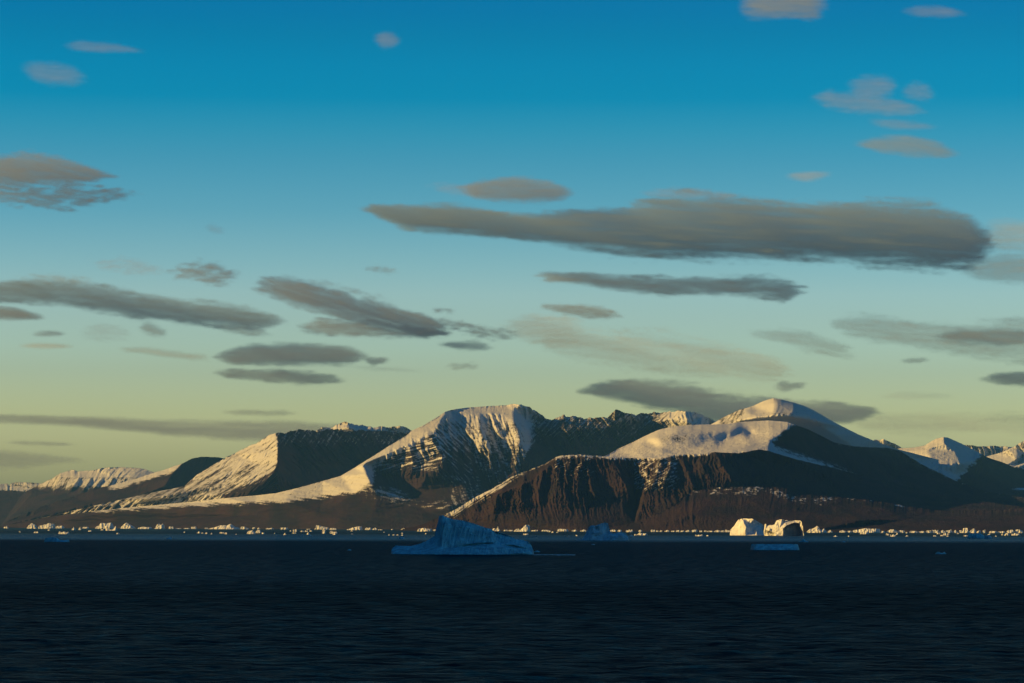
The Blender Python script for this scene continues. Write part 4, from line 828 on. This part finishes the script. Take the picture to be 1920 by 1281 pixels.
for k, e in enumerate(small.replace('\n', '|').split('|')):
    a, b, t_, w_, kd = e.split(); a, b, t_, w_ = float(a), float(b), float(t_), float(w_)
    near = w_ - float(HOR((a + b) / 2)) > 11.2
    na = min(anchors, key=lambda q: abs(q[0] - (a + b) / 2))
    side = 'left' if (a + b) / 2 < na[0] - 6 else ('right' if (a + b) / 2 > na[0] + 6 else 'level with')
    items.append([na, side, near, kd, a, b, t_, w_])
buckets = {}
for it in items: buckets.setdefault((it[0], it[1], it[2], it[3]), []).append(it)
rnd = random.Random(7)
n_ = 0
for (na, side, near, kd), its in buckets.items():
    its.sort(key=lambda q: (na[0] - q[4]) if side == 'left' else (q[4] - na[0]))
    for k, (_, _, _, _, a, b, t_, w_) in enumerate(its):
        where = 'nearer water' if near else 'far shore'
        rel = ('below the %s' if near else 'beside the %s') % na[1] if side == 'level with' else '%s of the %s' % (side, na[1])
        o_ = '' if len(its) == 1 else ORD[k] + ' '
        lab = ('%sbright %s %s, %s' % (o_, KIND[kd], rel, where))
        hgt = (w_ - t_) * 1.2
        mir = rnd.random() < 0.5
        pr = PROF[kd]
        if mir: pr = [(1 - s_, h_) for s_, h_ in pr[::-1]]
        ol = [(a + (b - a) * s_, w_ - 0.2 - (hgt - 0.2) * min(1, h_ * rnd.uniform(0.85, 1.1))) for s_, h_ in pr]
        w = (b - a) * min(dist_of(a, w_), float(shore_Y(a))) / F
        relief_berg('ice_floe', lab, ol, w_, M_ICE, w * 0.6, seed=300 + 7 * n_, step=0.5, rough=0.5, cat='ice floe', group='small ice floes scattered before the far shore', facet=0.6)
        n_ += 1

def brash(px0, px1, py, wpy, label):
    Y = dist_of((px0 + px1) / 2, py); mpp = Y / F
    xs = np.linspace(px0, px1, 90)
    n = 7; t = np.linspace(-1, 1, n)[:, None]
    half = (wpy * (0.35 + 0.65 * np.clip(gnoise(xs / 9, xs * 0, 3) + .6, 0, 1)) * np.minimum(1, (1 - np.abs(np.linspace(-1, 1, 90))) * 8 + .05))[None]
    dY = half * t * Y / (py - HOR(960))
    V = np.stack([(xs[None] - CX) / F * (Y + dY), Y + dY, 0.45 * (1 - t ** 4) * np.ones_like(dY) + 0.1 * gnoise(xs[None] / 2, t * 3, 6) - 0.1], -1)
    r, c = V.shape[:2]; idx = np.arange(r * c).reshape(r, c)
    Fq = np.stack([idx[:-1, :-1], idx[:-1, 1:], idx[1:, 1:], idx[1:, :-1]], -1).reshape(-1, 4)
    o = link_mesh('ice_floe', V.reshape(-1, 3), Fq, M_ICE)
    recenter(o, (float(V[..., 0].mean()), Y, 0)); tag(o, label, 'ice floe')
brash(1000, 1080, 1040.4, 0.55, 'thin pale streak of ice on the water right of the huge blue iceberg')

# ------------------------------------------------------------------ clouds
def cloud_material(name, col, dens, aniso=0.0):
    m, n, l, out = new_mat(name)
    v = n.new('ShaderNodeVolumePrincipled')
    v.inputs['Color'].default_value = (*col, 1); v.inputs['Density'].default_value = dens; v.inputs['Anisotropy'].default_value = aniso
    l.new(v.outputs[0], out.inputs['Volume'])
    return m
CLOUD_Y = 59000.0
MC = {'dark': cloud_material('cloud_dark', (0.42, 0.62, 0.92), 0.00054),
      'grey': cloud_material('cloud_grey', (0.52, 0.66, 0.92), 0.00042),
      'thin': cloud_material('cloud_thin', (0.62, 0.76, 0.95), 0.00016),
      'faint': cloud_material('cloud_faint', (0.78, 0.78, 0.98), 0.00005),
      'cream': cloud_material('cloud_cream', (0.99, 0.97, 0.90), 0.00010)}
MC['white'] = cloud_material('cloud_white', (0.93, 0.99, 1.0), 0.00005)
DEEP = {'white': 3.0, 'dark': 1.7, 'grey': 1.9, 'thin': 2.2, 'faint': 2.4, 'cream': 3.4}
def cloud(label, cols, kind='grey', depth=2600.0, rag=0.5, seed=1, tilt=0.0, step=2.0, wisp=(70.0, 7.0), edge=0.6, cut=0.0):
    c = np.array(cols, float)
    x0, x1 = c[0, 0], c[-1, 0]
    pad = 22; depth = depth * DEEP[kind]
    xs = np.arange(x0 - pad, x1 + pad, step * 1.5)
    ys = np.arange(c[:, 1].min() - pad, c[:, 2].max() + pad, step * 0.7)
    X, Y = np.meshgrid(xs, ys)
    tp = np.interp(X, c[:, 0], c[:, 1]); bt = np.interp(X, c[:, 0], c[:, 2])
    # streaky warp of the outline
    S_ = Y - tilt * X
    Yw = Y + rag * 6 * fbm(X / wisp[0], S_ / wisp[1], seed, 4, 0.6)
    mid = (tp + bt) / 2; hf = np.maximum((bt - tp) / 2 * 1.04, 2.0)
    dd = np.abs(Yw - mid) / hf; ew = min(50, (x1 - x0) * 0.3)
    Xw = X + (6 + rag * 20) * min(1, (x1 - x0) / 200) * fbm(X / 26, S_ / 4.0, seed + 4, 4, .6)
    e = np.minimum(sstep(x0 - 8, x0 + ew, Xw), 1 - sstep(x1 - ew, x1 + 8, Xw))
    if x0 < 0: e = 1 - sstep(x1 - ew, x1 + 8, Xw)
    if x1 > 1920: e = sstep(x0 - 8, x0 + ew, Xw)
    body = np.exp(-1.5 * dd ** (2.4 + edge)) * e
    nz = fbm(X / wisp[0], S_ / wisp[1], seed + 9, 5, 0.62)
    fib = fbm(X / (wisp[0] * 0.32) + 2 * nz, S_ / max(2.6, wisp[1] * 0.4), seed + 15, 5, 0.7)
    puf = fbm(X / 13.0 + nz, S_ / 6.0, seed + 25, 4, 0.6)
    T = body * np.exp((0.8 + 0.8 * rag) * nz * (1.25 - 0.7 * body) + ((0.55 + 0.6 * rag) * fib + 1.7 * rag * puf) * (1.15 - body)) - cut * np.clip(0.45 - nz - 0.5 * fib, 0, 1) - 0.15
    T[0] = T[-1] = 0; T[:, 0] = T[:, -1] = 0
    T = np.clip(T, 0, None)
    T = blur(blur(T, 1, 0), 1, 1); T = 0.7 * T + 0.3 * blur(blur(T, 2, 0), 2, 1); T[T < 0.004] = 0
    T[0] = T[-1] = 0; T[:, 0] = T[:, -1] = 0
    r, cc = T.shape
    on = T > 0
    q = on[:-1, :-1] | on[1:, :-1] | on[:-1, 1:] | on[1:, 1:]
    Y0 = CLOUD_Y
    yf = Y0 - T * depth * 0.5; yb = Y0 + T * depth * 0.5
    VF = P(X, Y, yf).reshape(-1, 3); VB = P(X, Y, yb).reshape(-1, 3)
    idx = np.arange(r * cc).reshape(r, cc)
    bidx = np.where(on, idx + r * cc, idx)
    def quads(ix, flip):
        f = np.stack([ix[:-1, :-1], ix[:-1, 1:], ix[1:, 1:], ix[1:, :-1]], -1)[q]
        return f[:, ::-1] if flip else f
    ff, fb_ = quads(idx, True), quads(bidx, False)
    allv = np.concatenate([VF, VB]); F_ = np.concatenate([ff, fb_])
    # quads whose four corners are all on the rim would be doubled: drop them
    used = np.unique(F_); remap = np.full(len(allv), -1); remap[used] = np.arange(len(used))
    o = link_mesh('cloud', allv[used], remap[F_], MC[kind])
    recenter(o, tuple(float(v_) for v_ in allv[used].mean(0)))
    tag(o, label, 'cloud')
    return o

cloud('huge dark lens-shaped cloud stretched across the right of the sky', [(665, 388, 394), (700, 384, 404), (760, 385, 430), (840, 384, 438), (900, 389, 442), (960, 402, 448), (1010, 400, 452), (1070, 393, 464), (1150, 392, 478), (1200, 380, 482), (1240, 366, 484), (1280, 362, 485), (1340, 367, 486), (1400, 373, 487),
      (1440, 379, 488), (1530, 381, 490), (1600, 379, 494), (1680, 377, 500), (1750, 384, 504), (1800, 400, 504), (1835, 418, 498), (1870, 432, 488)], 'dark', 4200, 0.45, 3, 0.06, wisp=(150, 10), edge=0.75)
cloud('smaller oval cloud hovering above the huge dark one', [(850, 350, 356), (890, 340, 372), (930, 334, 379), (980, 332, 380), (1030, 339, 379), (1060, 350, 373), (1088, 360, 365)], 'grey', 2600, 0.4, 5, wisp=(70, 7), edge=.9)
cloud('long thin grey cloud under the huge dark one', [(995, 514, 522), (1030, 510, 528), (1080, 511, 534), (1150, 515, 543), (1250, 519, 556), (1330, 520, 553), (1420, 517, 558), (1470, 523, 568), (1500, 534, 556), (1522, 541, 546)], 'grey', 2600, 0.6, 7, 0.05)
cloud('short grey streak below the long thin one', [(1005, 572, 578), (1050, 570, 586), (1100, 573, 597), (1140, 578, 599), (1172, 592, 599)], 'grey', 2200, 0.7, 9, 0.1, wisp=(40, 5))
cloud('mauve-grey cloud with a pointed right end at the upper left edge', [(-60, 300, 350), (20, 287, 352), (60, 285, 352), (110, 294, 350), (150, 306, 346), (190, 320, 338), (230, 330, 335)], 'grey', 2800, 0.7, 11, 0.12, wisp=(60, 7))
cloud('torn mauve wisps hanging below the pointed cloud at upper left', [(-60, 345, 378), (20, 345, 384), (60, 345, 392), (110, 345, 396), (150, 345, 392), (190, 350, 380), (270, 358, 368)], 'grey', 1900, 1.0, 13, 0.05, wisp=(36, 6), cut=.5)
cloud('long slanting dark cloud band at left, falling to the right', [(-60, 535, 568), (50, 522, 568), (120, 526, 576), (180, 533, 584), (250, 548, 598), (330, 560, 605), (400, 566, 613), (470, 578, 622), (510, 590, 614), (548, 601, 607)], 'dark', 2700, 0.6, 15, 0.1, wisp=(80, 8))
cloud('ragged scrap under the right end of the slanting band', [(380, 606, 612), (430, 608, 624), (480, 612, 634), (510, 622, 632)], 'thin', 2400, 0.8, 16, 0.05, wisp=(30, 5))
cloud('small dark wedge cloud cut by the left edge', [(-60, 568, 602), (20, 574, 601), (60, 586, 600), (92, 595, 598)], 'grey', 3000, 0.4, 17, 0.15)
cloud('bulky slanting cloud left of centre with warm underside', [(468, 526, 545), (500, 518, 555), (560, 522, 575), (620, 542, 592), (680, 560, 608), (740, 572, 620), (790, 588, 632), (830, 606, 630), (855, 617, 624)], 'grey', 3300, 0.75, 19, 0.28, wisp=(60, 9))
cloud('flat ragged cloud under the bulky slanting one', [(555, 610, 625), (600, 596, 628), (700, 602, 632), (780, 612, 634), (850, 620, 632)], 'grey', 2200, 0.9, 21, 0.05, wisp=(50, 5))
cloud('chain of small broken puffs right of the bulky slanting cloud', [(795, 592, 604), (840, 598, 614), (880, 604, 618), (905, 608, 614)], 'grey', 1700, 1.2, 23, 0.1, wisp=(18, 5), cut=.6)
cloud('faint broken scraps trailing right at the chain end', [(860, 608, 628), (900, 610, 634), (950, 618, 638), (985, 622, 632)], 'grey', 1700, 1.2, 25, 0.15, wisp=(26, 4), cut=.6)
cloud('small flat oval cloud right of the flat ragged one', [(820, 641, 648), (860, 640, 657), (900, 641, 657), (928, 650, 654)], 'grey', 2100, 0.5, 27)
cloud('smooth lens cloud above the left mountains, upper of two', [(395, 667, 674), (430, 654, 683), (480, 645, 686), (540, 643, 687), (620, 646, 685), (660, 652, 684), (702, 665, 670)], 'grey', 3200, 0.35, 29, 0.02, edge=.9)
cloud('ragged flat cloud just below the smooth lens cloud', [(395, 696, 702), (440, 692, 710), (500, 692, 717), (580, 696, 720), (630, 705, 719), (658, 712, 715)], 'grey', 2500, 0.7, 31, 0.03, wisp=(50, 6))
cloud('tiny dark puff right of the smooth lens cloud', [(685, 674, 680), (700, 670, 686), (725, 672, 680)], 'grey', 2000, 0.8, 33, wisp=(20, 5))
cloud('small faint dash cloud above the long low band', [(410, 770, 777), (480, 769, 780), (530, 769, 783), (565, 773, 777)], 'thin', 2400, 0.5, 35)
cloud('long low grey band passing behind the left peak', [(-60, 778, 791), (100, 779, 798), (180, 781, 803), (300, 788, 816), (450, 788, 828), (560, 790, 832), (640, 796, 834), (720, 806, 830)], 'thin', 5200, 0.35, 37, 0.03, wisp=(150, 9), edge=.5)
cloud('thin dark streak low at the far left', [(5, 828, 833), (80, 828, 836), (150, 832, 835)], 'thin', 2600, 0.5, 39, 0.03)
cloud('dim low bank above the far plateau at the left edge', [(-60, 840, 885), (40, 843, 878), (100, 853, 872), (170, 861, 867)], 'thin', 2800, 0.4, 41, 0.08, wisp=(90, 8))
cloud('wide grey cloud resting behind the highest white dome', [(1075, 729, 735), (1120, 717, 745), (1200, 712, 760), (1280, 716, 785), (1340, 733, 800), (1420, 744, 805), (1500, 750, 800), (1580, 756, 795), (1660, 765, 776)], 'grey', 3600, 0.5, 43, 0.06, wisp=(110, 9))
cloud('mauve cloud at upper right, the broad middle one of a stepped group', [(1512, 182, 190), (1550, 168, 203), (1600, 172, 212), (1660, 178, 218), (1710, 195, 216), (1745, 206, 216)], 'faint', 3800, 0.5, 45, 0.05, wisp=(60, 7))
cloud('pale mauve dome on top of the stepped group at upper right', [(1588, 150, 176), (1620, 141, 184), (1655, 140, 184), (1684, 150, 180)], 'faint', 3400, 0.4, 46, wisp=(50, 7))
cloud('thin mauve plate at the bottom of the stepped group at upper right', [(1625, 222, 236), (1670, 222, 243), (1720, 228, 246), (1762, 234, 242)], 'faint', 3000, 0.4, 48, wisp=(50, 6))
cloud('small smoky tuft right of the mauve dome at upper right', [(1690, 166, 182), (1715, 152, 190), (1738, 158, 192), (1752, 172, 184)], 'faint', 2600, 0.7, 47, wisp=(25, 6))
cloud('smooth lens cloud below the stepped mauve group at upper right', [(1595, 265, 271), (1650, 255, 286), (1700, 252, 293), (1760, 265, 297), (1806, 287, 295)], 'thin', 2800, 0.35, 49, 0.15, edge=.9)
cloud('pale mauve cloud cut by the top edge of the picture', [(1380, 8, 25), (1400, -30, 36), (1450, -30, 35), (1500, -30, 36), (1530, -30, 39), (1560, -10, 22)], 'thin', 3600, 0.3, 51)
cloud('faint lens cloud near the top right corner', [(1685, 17, 24), (1720, 10, 32), (1760, 11, 34), (1820, 24, 30)], 'faint', 3000, 0.25, 53)
cloud('faint thin mauve streak at the top left', [(108, 84, 90), (150, 75, 97), (190, 78, 99), (240, 87, 99), (278, 95, 101)], 'faint', 2800, 0.3, 55, 0.05)
cloud('faint mauve smudge below the thin streak at top left', [(35, 116, 128), (60, 114, 152), (100, 115, 163), (140, 124, 163), (168, 145, 156)], 'faint', 3000, 0.25, 57, 0.05)
cloud('tiny round mauve puff alone high in the sky', [(704, 64, 82), (720, 59, 93), (735, 61, 91), (750, 70, 82)], 'faint', 4200, 0.15, 59)
cloud('bright white patch behind the right tip of the huge cloud', [(1830, 418, 450), (1850, 412, 472), (1890, 411, 476), (2000, 408, 476)], 'white', 4200, 0.25, 61)
cloud('bright cream patch below the right tip of the huge cloud', [(1790, 500, 512), (1820, 486, 522), (1880, 474, 532), (2000, 470, 540)], 'cream', 2600, 0.25, 63)
cloud('long pale cream veil at the right edge', [(1550, 600, 612), (1590, 588, 632), (1640, 590, 642), (1720, 602, 655), (1800, 605, 668), (2000, 585, 700)], 'cream', 2000, 0.6, 65, 0.08, wisp=(110, 12))
cloud('grey streak lying on the pale cream veil at right', [(1745, 624, 640), (1800, 617, 645), (1870, 615, 649), (2000, 620, 644)], 'thin', 3200, 0.6, 67)
cloud('dark flat cloud low at the right edge', [(1828, 710, 716), (1870, 699, 721), (2000, 690, 730)], 'grey', 2600, 0.4, 69)
cloud('broad faint cream veil in the lower middle of the sky', [(1000, 628, 650), (1100, 618, 684), (1250, 622, 704), (1400, 655, 716), (1490, 685, 714)], 'cream', 1500, 0.8, 71, 0.1, wisp=(130, 14))
cloud('small cream tuft at the upper left of the broad veil', [(935, 602, 618), (1000, 588, 648), (1060, 590, 650), (1110, 600, 640)], 'cream', 1700, 0.6, 73)
cloud('short cream streak left of the long veil at right', [(1395, 618, 628), (1460, 615, 642), (1520, 624, 662), (1610, 650, 680)], 'cream', 1500, 0.6, 75, 0.2)
cloud('tiny tan scrap above the highest dome', [(1453, 720, 730), (1470, 715, 736), (1515, 718, 723)], 'grey', 1700, 0.6, 77, wisp=(25, 5))
cloud('faint grey bank behind the far hills at right', [(1580, 790, 802), (1650, 775, 812), (1750, 768, 820), (1850, 775, 812), (2000, 768, 820)], 'faint', 2600, 0.7, 79, wisp=(110, 12))
cloud('thin tan streak above the faint bank at right', [(1640, 738, 746), (1700, 734, 750), (1800, 738, 748)], 'faint', 1700, 0.6, 81)
cloud('ragged small puffs above the slanting band, left pair', [(160, 486, 496), (230, 482, 516), (280, 488, 520), (315, 500, 516)], 'faint', 2600, 1.1, 83, wisp=(30, 6), cut=.35)
cloud('ragged small puffs above the slanting band, right pair', [(310, 505, 520), (370, 490, 530), (410, 494, 542), (455, 508, 526)], 'grey', 1800, 1.1, 85, wisp=(32, 6), cut=.35)
cloud('faint smoky wisp under the slanting band at left', [(150, 612, 640), (190, 604, 640), (230, 610, 640), (250, 622, 636)], 'faint', 2000, 0.9, 87, 0.1, wisp=(40, 6))
cloud('small grey comma cloud under the slanting band', [(265, 606, 622), (285, 606, 630), (310, 616, 634)], 'thin', 2600, 0.7, 89, wisp=(24, 6))
cloud('tiny dark dash cloud near the left edge', [(55, 624, 629), (90, 621, 631), (128, 625, 629)], 'grey', 1700, 0.5, 91)
cloud('tiny grey fleck alone in clear sky', [(384, 424, 430), (398, 419, 437), (420, 429, 438)], 'faint', 2200, 0.7, 93, wisp=(18, 5))
cloud('faint cream streak left of the smooth lens cloud', [(215, 650, 658), (300, 653, 668), (405, 670, 681)], 'cream', 1800, 0.5, 95)
cloud('faint cream dash low at the left edge', [(35, 643, 652), (90, 643, 656), (140, 646, 654)], 'cream', 1700, 0.5, 97)
cloud('faint white brush stroke above the huge cloud', [(1470, 328, 336), (1510, 322, 342), (1560, 322, 332)], 'cream', 1400, 0.5, 99)
cloud('tiny tan dash between the veils at right', [(1688, 672, 680), (1710, 671, 682), (1738, 672, 677)], 'thin', 2600, 0.5, 101)

cloud('two faint flecks above the bulky slanting cloud, to its right', [(685, 500, 506), (705, 497, 512), (745, 506, 514)], 'thin', 2400, 1.2, 111, wisp=(16, 4), cut=.5)
cloud('tiny dark scrap just above the chain of broken puffs', [(808, 578, 583), (830, 577, 586), (848, 581, 587)], 'grey', 1500, 1.0, 113, wisp=(14, 4), cut=.3)
cloud('small ragged scrap between the flat oval cloud and the central summit', [(838, 682, 688), (865, 680, 694), (898, 683, 690)], 'thin', 2400, 1.1, 115, wisp=(18, 4), cut=.4)
cloud('thin trailing streak right of the smooth lens cloud', [(640, 684, 690), (720, 688, 696), (800, 694, 699)], 'faint', 2200, 0.8, 117, 0.08, wisp=(60, 4))
cloud('torn thin fringe above the left end of the slanting band', [(30, 514, 524), (70, 512, 530), (120, 516, 534), (190, 520, 534)], 'thin', 1800, 1.2, 119, wisp=(24, 5), cut=.4)
cloud('loose shreds above the bulky slanting cloud', [(560, 520, 528), (610, 526, 540), (660, 540, 552), (735, 560, 572)], 'thin', 1500, 1.3, 121, 0.28, wisp=(20, 5), cut=.5)
cloud('faint fibrous veil trailing left of the oval cloud', [(800, 345, 352), (850, 343, 366), (910, 346, 372)], 'faint', 2400, 0.9, 123, wisp=(40, 4))
cloud('faint fibrous veil above the middle of the huge dark cloud', [(1190, 358, 364), (1260, 352, 372), (1340, 356, 374), (1400, 366, 374)], 'faint', 2600, 0.8, 125, wisp=(60, 4))

# ------------------------------------------------------------------ haze
def haze():
    x0, x1, y0, y1, z0, z1 = -25000, 25000, -7000, 50000, -60.0, 2000.0
    V = [(x, y, z) for z in (z0, z1) for y in (y0, y1) for x in (x0, x1)]
    Fq = [(0, 2, 3, 1), (4, 5, 7, 6), (0, 1, 5, 4), (2, 6, 7, 3), (0, 4, 6, 2), (1, 3, 7, 5)]
    m, n, l, out = new_mat('haze_air')
    v = n.new('ShaderNodeVolumePrincipled')
    v.inputs['Color'].default_value = (0.14, 0.45, 0.85, 1)
    v.inputs['Density'].default_value = 1.1e-5
    l.new(v.outputs[0], out.inputs['Volume'])
    o = link_mesh('haze', np.array(V, float), np.array(Fq), m, smooth=False)
    tag(o, kind='stuff')
haze()
